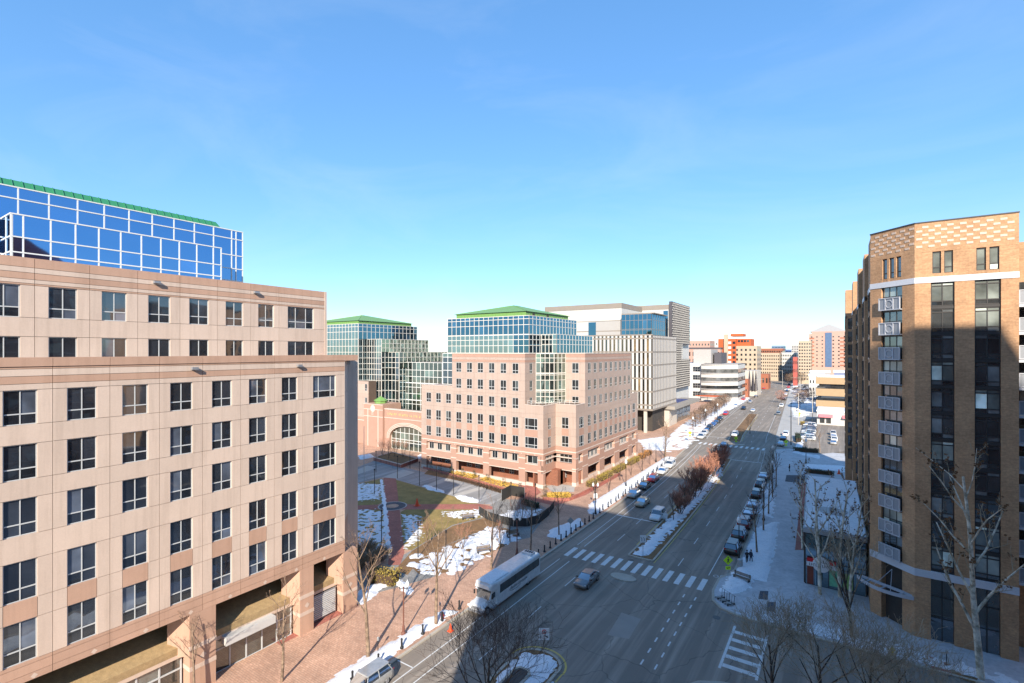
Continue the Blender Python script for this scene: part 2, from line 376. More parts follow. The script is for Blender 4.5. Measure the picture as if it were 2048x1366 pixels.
# painted markings
z1 = .005
pm = MB(); LN = .11
def solid(x, y0, y1, w=LN, mb=None): ribbon(mb or pm, x-w/2, x+w/2, y0, y1, z1)
def dashes(x, y0, y1, on, gap, w=LN):
    y = y0
    while y < y1: solid(x, y, min(y+on, y1), w); y += on+gap
solid(-33.5, -60, 63); solid(-31.95, -60, 63); solid(-33.6, 69, 164); solid(-32.45, 69, 164); solid(-33.6, 177, 380); solid(-32.45, 177, 380)
dashes(-29.05, 2, 60, 3, 6); dashes(-29.05, 74, 165, 3.4, 5.5); dashes(-29.05, 178, 400, 3, 9)
dashes(-18.6, 70, 140, 3, 6.3); dashes(-18.6, 150, 165, 3, 5); dashes(-18.6, 178, 400, 3, 9); dashes(-17.6, -40, 44, 3, 9)
solid(-14.4, 69.3, 134); dashes(-14.4, 46, 62.5, .9, 1.3, .16); dashes(-15.75, 46, 62.5, .9, 1.3, .16); dashes(-14.3, 136, 166, .8, 1.1, .16); dashes(-15.4, 148, 166, .8, 1.1, .16)
solid(-14.4, 180, 330)
def cross(x0, x1, y, w): 
    pm.add([(x0+off(y), y-w/2, z1), (x1+off(y), y-w/2, z1), (x1+off(y), y+w/2, z1), (x0+off(y), y+w/2, z1)], [(0, 1, 2, 3)])
cross(-33.6, -25.8, 85.6, .35); cross(-21.9, -14.4, 146.6, .35); cross(-33.6, -25.6, 182, .35)
cross(-36, -33.5, 33.6, .14); cross(-22, -15.2, 39.0, .5)
struct('lane_markings', pm, m_paint)
cw = tag(link('crosswalk', None), kind='structure')
def bars(n, x0, x1, y0, y1, wfrac=.46):
    p = (x1-x0)/n
    for i in range(n):
        xa = x0+p*i; o_ = off((y0+y1)/2)
        link('bar', cached(('bar', round(p, 3), y1-y0), lambda: MB().box(0, p*wfrac, -(y1-y0)/2, (y1-y0)/2, -.004, .0).mesh('bar', m_paint)), cw, (xa+o_, (y0+y1)/2, .0105))
bars(14, -33.6, -13.4, 64.4, 67.9); bars(13, -33.6, -13.6, 165.6, 169.2); 
for k in range(5):
    link('bar', cached(('hb',), lambda: MB().box(0, 3.0, -.3, .3, -.004, 0).mesh('bar', m_paint)), cw, (-9.2, 50.3+k*1.65, .0105))
for x in (-9.35, -6.2): link('edge_line', cached(('he',), lambda: MB().box(-.12, .12, 0, 8.6, -.004, 0).mesh('edge_line', m_paint)), cw, (x, 49.6, .0125))
for k in range(6): link('bar', cached(('hc',), lambda: MB().box(0, 5.0, -.28, .28, -.004, 0).mesh('bar', m_paint)), cw, (-14.6, 175.6+k*1.9, .0105))
ym = MB(); ribbon(ym, -21.75, -21.62, 69, 140, z1); ribbon(ym, -26.0, -25.87, 74, 140, z1); ribbon(ym, -21.5, -21.37, 178, 250, z1)
for i in range(14):
    a0, a1 = math.pi*i/14, math.pi*(i+1)/14
    ym.add([(-24.1+r*math.cos(a), 40.6+(r-.2)*math.sin(a), z1) for r, a in ((2.75, a0), (2.95, a0), (2.95, a1), (2.75, a1))], [(0, 1, 2, 3)])
ribbon(ym, -21.4, -21.25, 0, 40.6, z1)
struct('yellow_edge_lines', ym, m_yellow)
# bicycle symbol in the right lane
bm_ = MB()
for cx in (-13.55, -12.75): bm_.add([(cx+r*math.cos(a)+.0, 69.6+r*math.sin(a)*1.2+(cx+13.5)*.5, z1+.004) for a in frange(0, 2*math.pi, 12)[:-1] for r in (.26, .33)],
    [(2*i, 2*i+1, (2*i+3) % 24, (2*i+2) % 24) for i in range(12)])
struct('bicycle_marking', bm_, m_paint)
# ---- plaza surfaces (pixel outlines dropped on the ground)
def pad(name, px, mat, lift, z=KH):
    pts = ccw(gp(px, z)); return struct(name, sheet(MB(), pts, z+lift), mat)
pad('plaza_drive', [(640, 975), (700, 940), (747, 922), (802, 934), (880, 951), (960, 972), (1003, 986), (1010, 1010), (960, 1008), (905, 992), (839, 973), (792, 959), (764, 955), (690, 972), (640, 990)], m_asph2, .004)
pad('plaza_walk', [(1003, 998), (1060, 1000), (1100, 1020), (1060, 1075), (940, 1105), (880, 1150), (790, 1176), (700, 1200), (660, 1180), (735, 1150), (824, 1100), (905, 1050), (945, 1030)], m_greypave, .005)
pad('lawn_north', [(792, 959.5), (839, 973), (905, 992), (958, 1008), (812, 1008.5), (797, 1004)], m_grass, .008)
pad('lawn_north_west', [(640, 992), (690, 974), (764, 957), (767, 960), (770, 1004), (752, 1010), (640, 1012)], m_grass, .008)
pad('lawn_south', [(812, 1018.5), (958, 1019), (985, 1030), (905, 1050), (824, 1100), (808, 1100), (801, 1024)], m_grass, .008)
pad('lawn_south_west', [(640, 1020), (752, 1015), (770, 1023), (779, 1100), (700, 1105), (600, 1110)], m_grass, .008)
pad('brick_path', [(767, 955), (792, 957), (809, 1105), (800, 1130), (776, 1130), (779, 1100)], m_pavered, .012)
pad('brick_path_cross', [(640, 1014), (762, 1009), (960, 1008), (985, 1013), (985, 1019), (960, 1018.5), (762, 1019), (640, 1021)], m_pavered, .010)
c0 = G(785, 1012, KH)
def disc(name, r0, r1, mat, lift):
    mb = MB(); n = 40
    mb.add([(c0[0]+r*math.cos(2*math.pi*i/n), c0[1]+r*math.sin(2*math.pi*i/n), KH+lift) for i in range(n) for r in (r0, r1)], [(2*i, 2*i+1, (2*i+3) % (2*n), (2*i+2) % (2*n)) for i in range(n)])
    struct(name, mb, mat)
disc('medallion_ring', 1.2, 2.5, m_darkpave, .017); disc('medallion_edge', 2.5, 2.75, m_conc, .016); disc('medallion_centre', .01, 1.2, m_paver, .0175)
m_band = M('pale_band', (.42, .39, .35), .85, .15)
for i, px in enumerate(([(905, 990), (917, 993), (972, 976), (960, 973)], [(845, 973), (856, 976), (905, 957), (893, 954)], [(764, 955), (792, 959), (830, 945), (806, 939)], [(700, 945), (718, 948), (752, 936), (735, 931)])):
    pad('plaza_band', px, m_band, .009)
pad('brick_border', [(958, 972), (1003, 986), (1110, 1012), (1172, 990), (1240, 951), (1232, 948), (1165, 984), (1108, 1003), (1010, 982)], m_pavered, .014)
pad('wall_border', [(560, 1290), (716, 1212), (720, 1182), (640, 1205), (520, 1262)], m_pavered, .006)
pad('mulch_bed', [(905, 1052), (985, 1032), (1000, 1050), (940, 1070), (850, 1108), (815, 1150), (790, 1140), (824, 1102)], m_mulch, .012)
pad('street_bed', [(850, 1108), (940, 1072), (1010, 1056), (1040, 1068), (1010, 1092), (900, 1145), (838, 1148), (815, 1128)], m_mulch, .013)
pad('front_bed_left', [(848, 948), (858, 939), (916, 948), (958, 960), (1020, 984), (1000, 986), (940, 966)], m_mulch, .016)
pad('front_bed_corner', [(1080, 992), (1105, 984), (1150, 988), (1130, 998), (1095, 1000)], m_mulch, .016)
pad('corner_plaza_floor', [(1092, 972), (1115, 968), (1150, 972), (1148, 984), (1105, 984)], m_band, .018)
pad('corner_walk', [(1040, 968), (1070, 970), (1082, 985), (1060, 1000), (1030, 985)], m_pavered, .018)
# right-hand walk details
pad('brick_strip', [(1604, 965), (1614, 965), (1611, 1100), (1590, 1100)], m_pavered, .006)
for px in ([(1573, 950), (1611, 951), (1610, 967), (1570, 963)], [(1520, 1182), (1537, 1182), (1535, 1200), (1517, 1198)], [(1535, 1204), (1552, 1204), (1550, 1224), (1533, 1222)]):
    pad('dark_paving', px, m_darkpave, .007)
pad('tree_pit', [(1898, 1328), (1960, 1352), (1950, 1366), (1905, 1350)], m_mulch, .009)
pad('brick_patch', [(1858, 1312), (1898, 1328), (1905, 1352), (1862, 1335)], m_pavered, .008)
pad('car_park', [(1600, 866), (1607, 840), (1640, 832), (1700, 838), (1720, 900), (1640, 908), (1612, 896)], m_asph, .006)
pad('far_car_park', [(1588, 800), (1600, 772), (1640, 768), (1632, 788), (1606, 806)], m_asph2, .005)
# patched asphalt square in the crossing
struct('road_patch', sheet(MB(), ccw(gp([(1215, 1270), (1243, 1225), (1282, 1238), (1258, 1278)])), .004), M('asphalt_patch', (.30, .262, .222), .8, .15, .5, 20))
# manholes
mh = plain('iron', (.10, .095, .09), .5, .6)
for px in ((1433, 1235), (1409, 1010), (1262, 1120), (745, 1210)):
    x, y = G(*px); tag(build(MB().cyl(x, y, .0, .012, .42, n=20), 'manhole_cover', mh), 'round iron manhole cover in the road, the one by ' + {1433: 'the corner kerb near the crossing', 1409: 'the middle of the right lanes', 1262: 'the median end', 745: 'the left brick pavement'}[px[0]], 'manhole')
# ---- snow lying in patches
def snow(label, px, h=.16, cell=.35, thr=.35, seed=0, z=KH, amp=1.1, world=False, step=.6, freq=.8, fine=.35):
    pts = px if world else gp(px, z); P = np.array(ccw(pts)); n = len(P)
    x0, y0 = P.min(0); x1, y1 = P.max(0); nx = max(2, int((x1-x0)/cell)+2); ny = max(2, int((y1-y0)/cell)+2)
    X, Y = np.meshgrid(np.linspace(x0, x1, nx), np.linspace(y0, y1, ny)); ins = np.zeros(X.shape, bool); D = np.full(X.shape, 1e9)
    for i in range(n):
        (xa, ya), (xb, yb) = P[i], P[(i+1) % n]
        with np.errstate(divide='ignore', invalid='ignore'):
            c = ((ya > Y) != (yb > Y)) & (X < (xb-xa)*(Y-ya)/(yb-ya+1e-12)+xa)
        ins ^= c; dx, dy = xb-xa, yb-ya; L = dx*dx+dy*dy+1e-9
        tt = np.clip(((X-xa)*dx+(Y-ya)*dy)/L, 0, 1); D = np.minimum(D, np.hypot(X-xa-tt*dx, Y-ya-tt*dy))
    D = np.where(ins, D, -D)
    N = np.array([[noise.fractal(Vector((x*freq+seed*17.3, y*freq, seed)), .9, 2.1, 4) for x in X[0]] for y in Y[:, 0]])
    f = np.minimum(D, .9) - thr - amp*(N*.8)
    N2 = np.array([[noise.noise(Vector((x*2.3, y*2.3, seed+5))) for x in X[0]] for y in Y[:, 0]])
    f = f - fine*np.abs(N2)*amp*.5
    Z = np.where(f > 0, z+.02+h*np.minimum(1, f/step)*(.75+.5*N2), z-.03)
    jx = (np.random.RandomState(seed).rand(*X.shape)-.5)*cell*.3; jy = (np.random.RandomState(seed+1).rand(*X.shape)-.5)*cell*.3
    vs = list(zip((X+jx).ravel().tolist(), (Y+jy).ravel().tolist(), Z.ravel().tolist())); fs = []; k = f > 0
    for j in range(ny-1):
        for i in range(nx-1):
            if k[j, i] or k[j, i+1] or k[j+1, i] or k[j+1, i+1]: a = j*nx+i; fs.append((a, a+1, a+nx+1, a+nx))
    if not fs: return
    used = sorted({i for f_ in fs for i in f_}); mp_ = {o: i for i, o in enumerate(used)}
    mb = MB(); mb.add([vs[i] for i in used], [tuple(mp_[i] for i in f_) for f_ in fs])
    return tag(build(mb, 'snow', m_snow, smooth=True), label, 'snow', kind='stuff')
snow('snow bank along the kerb in front of the large left building', [(-36.2, 6), (-36.2, 43.6), (-38.2, 43.6), (-38.7, 30), (-39.6, 6)], .3, .4, .2, 1, world=True, amp=.5)
snow('snow bank between the bus and the brick pavement', [(-36.1, 49), (-36.1, 61), (-38.2, 62), (-38.6, 56), (-38.2, 49)], .35, .35, .1, 2, world=True, amp=.4)
snow('snow patch with bollards at the street corner', [(-36.4, 69), (-36.4, 77.5), (-38.6, 80), (-40.2, 72), (-39, 69)], .3, .35, .15, 3, world=True, amp=.4)
snow('long white snow strip with bollards along the parked cars', [(-36.6, 88), (-38.0, 140), (-40.6, 140), (-40.4, 88), (-38.4, 83), (-37, 83)], .35, .45, .1, 4, world=True, amp=.35)
snow('big broken snow field beside the brick pavement', [(817, 1105), (850, 1108), (960, 1064), (1030, 1066), (1045, 1078), (1000, 1098), (905, 1150), (845, 1152), (815, 1130)], .13, .17, .36, 5, amp=1.5, freq=.7, fine=.3, step=1.2)
snow('snow pile by the construction fence', [(930, 1082), (975, 1052), (1020, 1062), (985, 1090)], .2, .24, .3, 6, amp=1.4, freq=1.3, fine=.8)
snow('shaded snow on the lawn beside the left building', [(600, 1022), (752, 1018), (772, 1026), (782, 1112), (740, 1128), (600, 1130)], .08, .18, .45, 7, amp=2.0, freq=.9, fine=.5, step=1.0)
snow('snow ridge along the red brick path', [(760, 958), (765, 958), (773, 1005), (782, 1100), (772, 1104), (765, 1010)], .2, .25, .0, 8, amp=.3)
snow('snow scraps on the shaded back lawn', [(640, 978), (720, 966), (765, 968), (762, 1000), (640, 1005)], .1, .26, .4, 9, amp=2.0, freq=1.6, fine=1.0)
snow('thin snow patches on the shaded front lawn', [(802, 1028), (840, 1030), (850, 1070), (820, 1098), (808, 1098)], .1, .24, .4, 10, amp=2.0, freq=1.8, fine=1.0)
snow('snow heap along the plaza drive edge', [(842, 970), (862, 972), (892, 983), (888, 986), (860, 981)], .35, .28, .05, 11, amp=.5)
snow('white snow heap on the sunny lawn edge', [(908, 992), (922, 991), (960, 1000), (955, 1007), (925, 1003)], .45, .3, .0, 12, amp=.4)
snow('snow scraps on the sunny lawn', [(880, 1022), (960, 1018), (985, 1030), (930, 1040), (890, 1034)], .1, .24, .45, 13, amp=1.8, freq=1.6, fine=.8)
snow('snow on the old works plot inside the fence', [(985, 1032), (1030, 1018), (1085, 1020), (1060, 1038), (1020, 1046)], .15, .26, .35, 14, amp=1.5, freq=1.3, fine=.8)
snow('snow by the yellow bush at the building end', [(706, 1190), (716, 1182), (760, 1160), (790, 1170), (760, 1180), (720, 1215)], .3, .3, .1, 15, amp=.6)
snow('snow strip behind the clipped hedge of the brick planter', [(770, 1150), (786, 1146), (828, 1180), (818, 1192)], .35, .3, .0, 16, amp=.3)
snow('snow drift under the archway entrance', [(835, 912), (846, 905), (848, 916), (838, 918)], .4, .3, .05, 17, amp=.3)
snow('snow heap beside the plaza drive near the left building', [(716, 912), (742, 908), (748, 914), (722, 920)], .4, .35, .05, 18, amp=.4)
snow('ragged snow along the planted median', [(-25.3, 70), (-22.9, 70), (-22.7, 100), (-23.4, 128), (-26.6, 146), (-27.6, 146), (-25.2, 118)], .22, .27, .2, 19, z=KH-.02, world=True, amp=1.2, freq=1.2, fine=.7)
snow('snow on the near median around the vent box', [(-26, 12), (-22.2, 12), (-22.1, 41.6), (-24, 42.3), (-26.1, 41)], .25, .33, .1, 20, z=KH-.02, world=True, amp=.8)
snow('snow strip between parked cars and the right walk', [(-11.4, 71), (-7.6, 71), (-7.7, 84), (-8.6, 97), (-9.6, 97), (-11.6, 92)], .22, .35, .15, 21, world=True, amp=.35)
snow('snow patches by the far street trees on the right', [(-12.6, 100), (-9.6, 99), (-10.4, 112), (-12.4, 124), (-14, 124)], .18, .4, .2, 22, world=True, amp=.8)
snow('trampled snow around the corner lamp post', [(-12.4, 65), (-10.2, 65.3), (-8.9, 69), (-9.3, 74), (-11.4, 73.5), (-12.3, 69)], .3, .28, .15, 23, world=True, amp=.7)
snow('trampled snow over the corner by the side street', [(-8, 60.8), (14, 60.8), (14, 62.6), (2, 63.2), (-5, 63.5)], .14, .34, .15, 24, world=True, amp=1.0)
snow('snow lying on the corner island at the bottom', [(-11, 44), (-8, 46.8), (2, 47.3), (2, 42), (-10, 40)], .2, .35, .15, 25, world=True, amp=.8)
snow('snow verge between the car park lane and the right building', [(1606, 928), (1690, 932), (1690, 944), (1640, 938), (1612, 936)], .25, .5, .1, 26, amp=.5)
snow('wide snow field before the white fin building', [(1330, 905), (1372, 898), (1408, 862), (1440, 828), (1475, 812), (1440, 806), (1360, 850), (1318, 888)], .2, .6, .55, 27, amp=2.0, freq=.5, fine=.6)
snow('snow beside the low stone building wing', [(1275, 880), (1330, 872), (1345, 880), (1335, 902), (1290, 900)], .2, .7, .3, 28, amp=1.2)
snow('snow on the far plaza lawn by the curved building', [(1390, 830), (1480, 790), (1500, 796), (1470, 815), (1420, 840)], .2, .9, .5, 29, amp=2.0, freq=.4)
snow('dirty snow over the verge beyond the car park', [(1578, 806), (1600, 790), (1632, 786), (1632, 822), (1612, 832), (1588, 836)], .2, .7, .5, 31, amp=2.0, freq=.4)
snow('snow scraps on the far right verge', [(1580, 782), (1640, 765), (1690, 765), (1640, 780), (1600, 790)], .2, 1.2, .4, 32, amp=1.8, freq=.3)
snow('snow around the car park edge', [(1585, 905), (1600, 872), (1606, 872), (1600, 905), (1640, 912), (1640, 918)], .3, .5, .0, 30, amp=.6)
# ================================================================ LEFT: large pale granite office building
m_stone = M('pale_granite', srgb(208, 185, 167), .75, .10, .5, 14, rnd=.10, streak=.09)
m_pink = M('pink_granite', srgb(188, 151, 128), .75, .13, .6, 18, rnd=.10, streak=.08)
m_joint = M('joint', srgb(96, 78, 66), .9)
m_frame = M('white_frame', (.52, .52, .51), .45, .06)
m_mull = M('white_mullion', (.70, .68, .64), .45, .05)
m_glassA = glassm('office_glass', (.80, .88, .95), (.022, .026, .034), mixf=.10, wav=.35, fk=.8)
m_glassB = glassm('blue_curtain_glass', (.22, .44, .74), (.008, .02, .06), mixf=.75, wav=.12)
m_glassC = glassm('dark_curtain_glass', (.45, .60, .66), (.012, .02, .022), mixf=.55, wav=.3)
m_green = M('green_roof_metal', srgb(54, 128, 90), .45, .12, .8, 6, metal=.0)
m_green2 = M('bright_green_roof', srgb(112, 150, 80), .5, .10, .5, 5)
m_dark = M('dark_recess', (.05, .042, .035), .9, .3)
m_metal = M('grey_metal', (.32, .32, .33), .45, .1, metal=.4)
X0 = -46.9
lb = thing('office_building', 'huge pale granite office building with blue glass penthouse and green roof, nearest on the left', 'building', (X0, 20, 0))
XB = -80.0; Y0 = -22.0; Y1 = 36.2; YE = 38.0
# cores behind the panels
core = MB().box(XB-X0, -.28, Y0-20, Y1-20, 7.0, 28.9); build(core, 'core_wall', m_joint, lb)
cf = Fac(lb, X0, 0, rad(90))
cols = [29.45-3.325*k for k in range(13)]
rows = [(24.9, 27.3), (21.1, 23.55), (17.25, 19.8), (12.75, 15.5), (8.45, 11.35)]
ww = 1.72
wins = []
for r, (za, zb) in enumerate(rows):
    for c in cols: wins.append((c-ww/2, c+ww/2, za, zb))
    wins.append((32.15, 35.0, za, zb))
mids = [(a+b)/2 for a, b in zip(cols[:-1], cols[1:])] + [30.9]
def lmat(u, z):
    if z > 28.75 or 27.72 < z < 28.25: return m_pink
    if z < 8.45: return m_pink if (z < 7.9 or z > 8.2) else m_stone
    if 27.3 < z < 27.45: return m_stone
    if 11.35 < z < 12.75 and any(w[0] <= u <= w[1] for w in wins): return m_pink
    return m_stone
cf.panels(Y0, Y1, 7.05, 28.9, wins, lmat, zcuts=(7.55, 8.2, 27.72, 28.25, 28.75), ucuts=tuple(mids), edge=(11.3, 12.8))
for r, (za, zb) in enumerate(rows):
    for c in cols: cf.win(c, za, ww, zb-za, m_frame, m_glassA, (.5,), (.31,), n=-.16)
    cf.win(33.58, za, 2.85, zb-za, m_frame, m_glassA, (.25, .78), (.31,), n=-.16)
for a, b, nm in ((28.92, 29.55, 'parapet'),):
    for ua, ub in zip([Y0] + sorted(mids), sorted(mids) + [YE]): cf.blk(nm, ua+.012, ub-.012, a, b, -1.2, .06, m_pink)
# chamfered plaza corner under the square parapet
ch = Fac(lb, X0, Y1, rad(135))
chw = math.hypot(1.8, 1.8)
for k, (a, b) in enumerate(zip(frange(7.05, 28.9, 6)[:-1], frange(7.05, 28.9, 6)[1:])):
    ch.blk('corner_panel', 0, chw, a+.015, b-.015, -.5, 0, m_stone if k else m_pink)
build(MB().prism([(-.28, 16.2), (-.28-1.9, 18.0), (-30, 18.0), (-30, 16.2)], 0, 28.9), 'corner_core', m_stone, lb)
build(MB().prism([(.05, 18.02), (.05, 15.5), (-30, 15.5), (-30, 18.02)], 28.9, 29.5), 'corner_parapet', m_pink, lb)
build(MB().box(XB-X0, -1.2, Y0-20, YE-20-.1, 28.4, 28.92), 'terrace_roof', m_conc, lb)
build(MB().box(-30, -1.82, 17.9, 19.5, 0, 28.88), 'plaza_return_wall', m_stone, lb)
# ground storey: piers, dark arcade, ledges, shop fronts
PIER = [(-8, -4), (3.5, 6.5), (20.1, 22.25), (30.6, 32.2), (36.0, 37.9)]
for a, b in PIER:
    mb = MB(); mb.box(-1.6, 0, a-20, b-20, 0, 7.05); mb.prism([(-.15, a-20), (-1.6, a-20-1.1), (-1.6, a-20+.01), (-.15, a-20+.01)], 3.4, 7.0)
    p = build(mb, 'pier', m_pink, lb)
    for za in (2.1, 3.9): build(MB().box(-1.63, .03, a-20-.03, b-20+.03, za, za+.38), 'pier_band', m_stone, p)
    dm = MB(); dm.add([(.036, (a+b)/2-20+dx, 3.1+dz) for dx, dz in ((0, -.3), (.3, 0), (0, .3), (-.3, 0))], [(0, 1, 2, 3)]); build(dm, 'diamond_inlay', m_stone, p)
for k in range(14):
    u = 33.5-3.33*k; dm = MB(); dm.add([(.006, u-20+dx, 7.28+dz) for dx, dz in ((0, -.2), (.2, 0), (0, .2), (-.2, 0))], [(0, 1, 2, 3)]); build(dm, 'diamond_inlay', m_stone, lb)
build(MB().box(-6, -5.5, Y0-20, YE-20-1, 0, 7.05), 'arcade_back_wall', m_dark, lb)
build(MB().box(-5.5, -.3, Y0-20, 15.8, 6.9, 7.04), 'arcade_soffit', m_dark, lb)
m_gold = M('pebble_ledge', srgb(160, 134, 96), .9, .35, 3, 18, bump=.6)
m_shopwall = M('shop_surround', srgb(204, 180, 160), .7, .08)
m_canopy = M('shop_canopy', (.55, .53, .50), .5, .06)
m_glassS = glassm('shop_glass', (.8, .85, .85), (.05, .055, .05), mixf=.15, wav=.1)
for a, b in ((6.6, 20.0), (22.4, 30.4), (32.3, 35.9)):
    led = MB(); led.add([(-.9, a, 4.2), (-.9, b, 4.2), (-3.6, b, 5.6), (-3.6, a, 5.6), (-.9, a, 3.6), (-.9, b, 3.6), (-3.6, b, 3.6), (-3.6, a, 3.6)], [(0, 1, 2, 3), (0, 4, 5, 1), (2, 6, 7, 3), (0, 3, 7, 4), (1, 5, 6, 2)])
    led.v = [(x, y-20, z) for x, y, z in led.v]; build(led, 'pebble_ledge', m_gold, lb)
    build(MB().box(-1.1, -.92, a-20, b-20, 3.25, 4.15), 'shop_fascia', m_shopwall, lb)
    sf = Fac(lb, X0-1.2, 0, rad(90)); n = max(2, int((b-a)/1.6))
    sf.curtain(frange(a+.1, b-.1, n), [.1, 2.2, 3.2], m_frame, m_glassS, 0, .12, 'shopfront')
    if b-a > 5:
        build(MB().box(-1.0, -.1, a-20+.8, (a+b)/2-20+1.6, 2.75, 3.45), 'shop_canopy', m_canopy, lb)
gv = Fac(lb, X0-1.0, 0, rad(90)); 
lv = gv.blk('louvre_screen', 32.5, 35.6, .4, 3.1, 0, .1, m_metal)
for k in range(12): gv.blk('louvre', 32.55, 35.55, .5+k*.21, .62+k*.21, .1, .17, m_frame)
# upper setback block
XU = -51.25; YU = 36.65
build(MB().box(XB-X0, XU-X0-.28, Y0-20, YU-20, 28.4, 36.6), 'upper_core', m_joint, lb)
uf = Fac(lb, XU, 0, rad(90)); urows = [(32.55, 35.0), (28.7, 31.1)]
uw = [(c-ww/2, c+ww/2, za, zb) for za, zb in urows for c in cols] + [(31.95, 35.2, za, zb) for za, zb in urows]
uf.panels(Y0, YU, 28.6, 37.1, uw, lambda u, z: m_pink if (z > 36.35 or 35.45 < z < 35.95 or 35.0 < z < 35.14) else m_stone, zcuts=(35.14, 35.45, 35.95, 36.35), ucuts=tuple(mids))
for za, zb in urows:
    for c in cols: uf.win(c, za, ww, zb-za, m_frame, m_glassA, (.5,), (.31,), n=-.16)
    uf.win(33.58, za, 3.2, zb-za, m_frame, m_glassA, (.3, .7), (.31,), n=-.16)
build(MB().box(XB-X0, XU-X0-.25, Y0-20, YU-20-.05, 36.6, 36.95), 'upper_roof', m_conc, lb)
build(MB().box(XB-X0, XU-X0+.03, YU-20-.01, YU-20+.3, 28.4, 37.1), 'end_wall', m_stone, lb)
for u, z in ((19.2, 36.2), (28.3, 36.2), ): uf.blk('floodlight', u-.25, u+.25, z-.12, z+.1, 0, .35, m_metal)
for u, z in ((20.4, 28.5), (30.4, 28.5)): cf.blk('floodlight', u-.25, u+.25, z-.12, z+.1, .05, .4, m_metal)
# glass penthouse in two tiers and the green seam-metal crown
def gbox(root, x0, x1, y0, y1, z0, z1, mat): return build(MB().box(x0-root.location.x, x1-root.location.x, y0-root.location.y, y1-root.location.y, z0, z1), 'penthouse_core', mat, root)
gbox(lb, -79, -56.15, 10.9, 27.0, 36.9, 41.2, m_dark); gbox(lb, -79, -58.9, Y0, 30.7, 36.9, 44.0, m_dark)
Fac(lb, -56, 0, rad(90)).curtain([10.79, 11.5] + frange(13.2, 26.3, 8) + [27.1], [36.9, 38.1, 39.35, 41.2], m_mull, m_glassB, mw=.10)
Fac(lb, -79, 10.79, 0).curtain(frange(20.15, 23, 2), [36.9, 38.1, 39.35, 41.2], m_mull, m_glassB, mw=.10)
Fac(lb, -58.75, 0, rad(90)).curtain(frange(-20, 29.6, 25) + [30.1, 30.86], [36.9, 38.2, 39.6, 41.15, 43.05, 44.05], m_mull, m_glassB, mw=.10)
gr = MB(); gr.add([(-59.6, -20, 44.1), (-59.6, 29.0, 44.1), (-60.3, 28.6, 45.0), (-60.3, -20, 45.0), (-79, 29.0, 44.1), (-79, 28.6, 45.0)], [(0, 1, 2, 3), (1, 4, 5, 2), (3, 2, 5)])
gr.v = [(x-X0, y-20, z) for x, y, z in gr.v]; g = build(gr, 'green_roof', m_green, lb)
for k in range(70):
    y = -19+k*.68; build(MB().tube((-59.55-X0, y-20, 44.1), (-60.25-X0, y-20, 45.02), .05, .05, 4), 'roof_seam', m_green, g)
# ================================================================ CENTRE: stone office building with stepped glass corner
m_stone2 = M('rose_granite', srgb(178, 156, 142), .75, .09, .5, 12, rnd=.08, streak=.08)
m_pink2 = M('dusky_rose_granite', srgb(172, 136, 118), .75, .10, .6, 14, rnd=.06)
m_trim = M('pale_trim', srgb(202, 184, 170), .7, .06)
m_glassD = glassm('slate_office_glass', (.75, .82, .85), (.014, .016, .016), mixf=.04, wav=.25, fk=.2)
m_glassT = glassm('teal_curtain_glass', (.11, .28, .42), (.008, .02, .035), mixf=.6, wav=.25)
m_glassG = glassm('green_atrium_glass', (.55, .70, .62), (.03, .045, .04), mixf=.42, wav=.3)
m_mull2 = M('cream_mullion', (.66, .60, .52), .5, .05)
cb = thing('office_building', 'rose granite office building with stepped glazed corner, glass penthouse and green hip roof', 'building', (-68, 110, 0))
def rel(root, mb): mb.v = [(x-root.location.x, y-root.location.y, z) for x, y, z in mb.v]; return mb
YA, XD, XN, YN, XBk = 92.5, -48.1, -53.2, 98.0, -89.3
# cores
build(rel(cb, MB().prism([(XBk, YA+.28), (XN-.28, YA+.28), (XN-.28, YN+.28), (XD-.28, YN+.28), (XD-.28, 138), (XBk, 138)], 7.0, 17.9)), 'core_wall', m_joint, cb)
build(rel(cb, MB().box(XBk, -79.05, YA+.28, 130, 17.9, 21.2)), 'wing_core', m_stone2, cb)
build(rel(cb, MB().prism([(-79, YA+.28), (-58.2, YA+.28), (-58.2, 97.4), (-53.5, 103), (XD-.28, 103), (XD-.28, 132.7), (-79, 132.7)], 17.9, 29.3)), 'tower_core', m_joint, cb)
build(rel(cb, MB().prism([(-78.9, YA+.05), (-57.95, YA+.05), (-57.95, 97.2), (-53.2, 102.75), (XD-.05, 102.75), (XD-.05, 132.6), (-78.9, 132.6)], 29.3, 29.36)), 'roof_slab', m_conc, cb)
fa = Fac(cb, 0, YA, 0); fd = Fac(cb, XD, 0, rad(90)); fb = Fac(cb, XN, 0, rad(90)); fc = Fac(cb, 0, YN, 0)
fe = Fac(cb, -57.9, 0, rad(90)); fg = Fac(cb, 0, 102.7, 0)
RW = [(24.9, 27.25), (21.0, 23.35), (17.1, 19.5), (12.7, 15.2), (8.6, 11.05)]
ca = [-60.43-3.291*k for k in range(9)]; w2 = 1.62
cd_ = [105.1+3.258*k for k in range(9)]
def cmat(wn_):
    def f(u, z):
        if z > 28.55 or 27.45 < z < 27.95: return m_pink2
        if z < 8.6 and z > 7.7: return m_pink2
        if z < 7.4: return m_pink2
        if 11.05 < z < 12.7 and any(w[0] <= u <= w[1] for w in wn_): return m_pink2
        return m_stone2 if z > 8 else m_trim
    return f
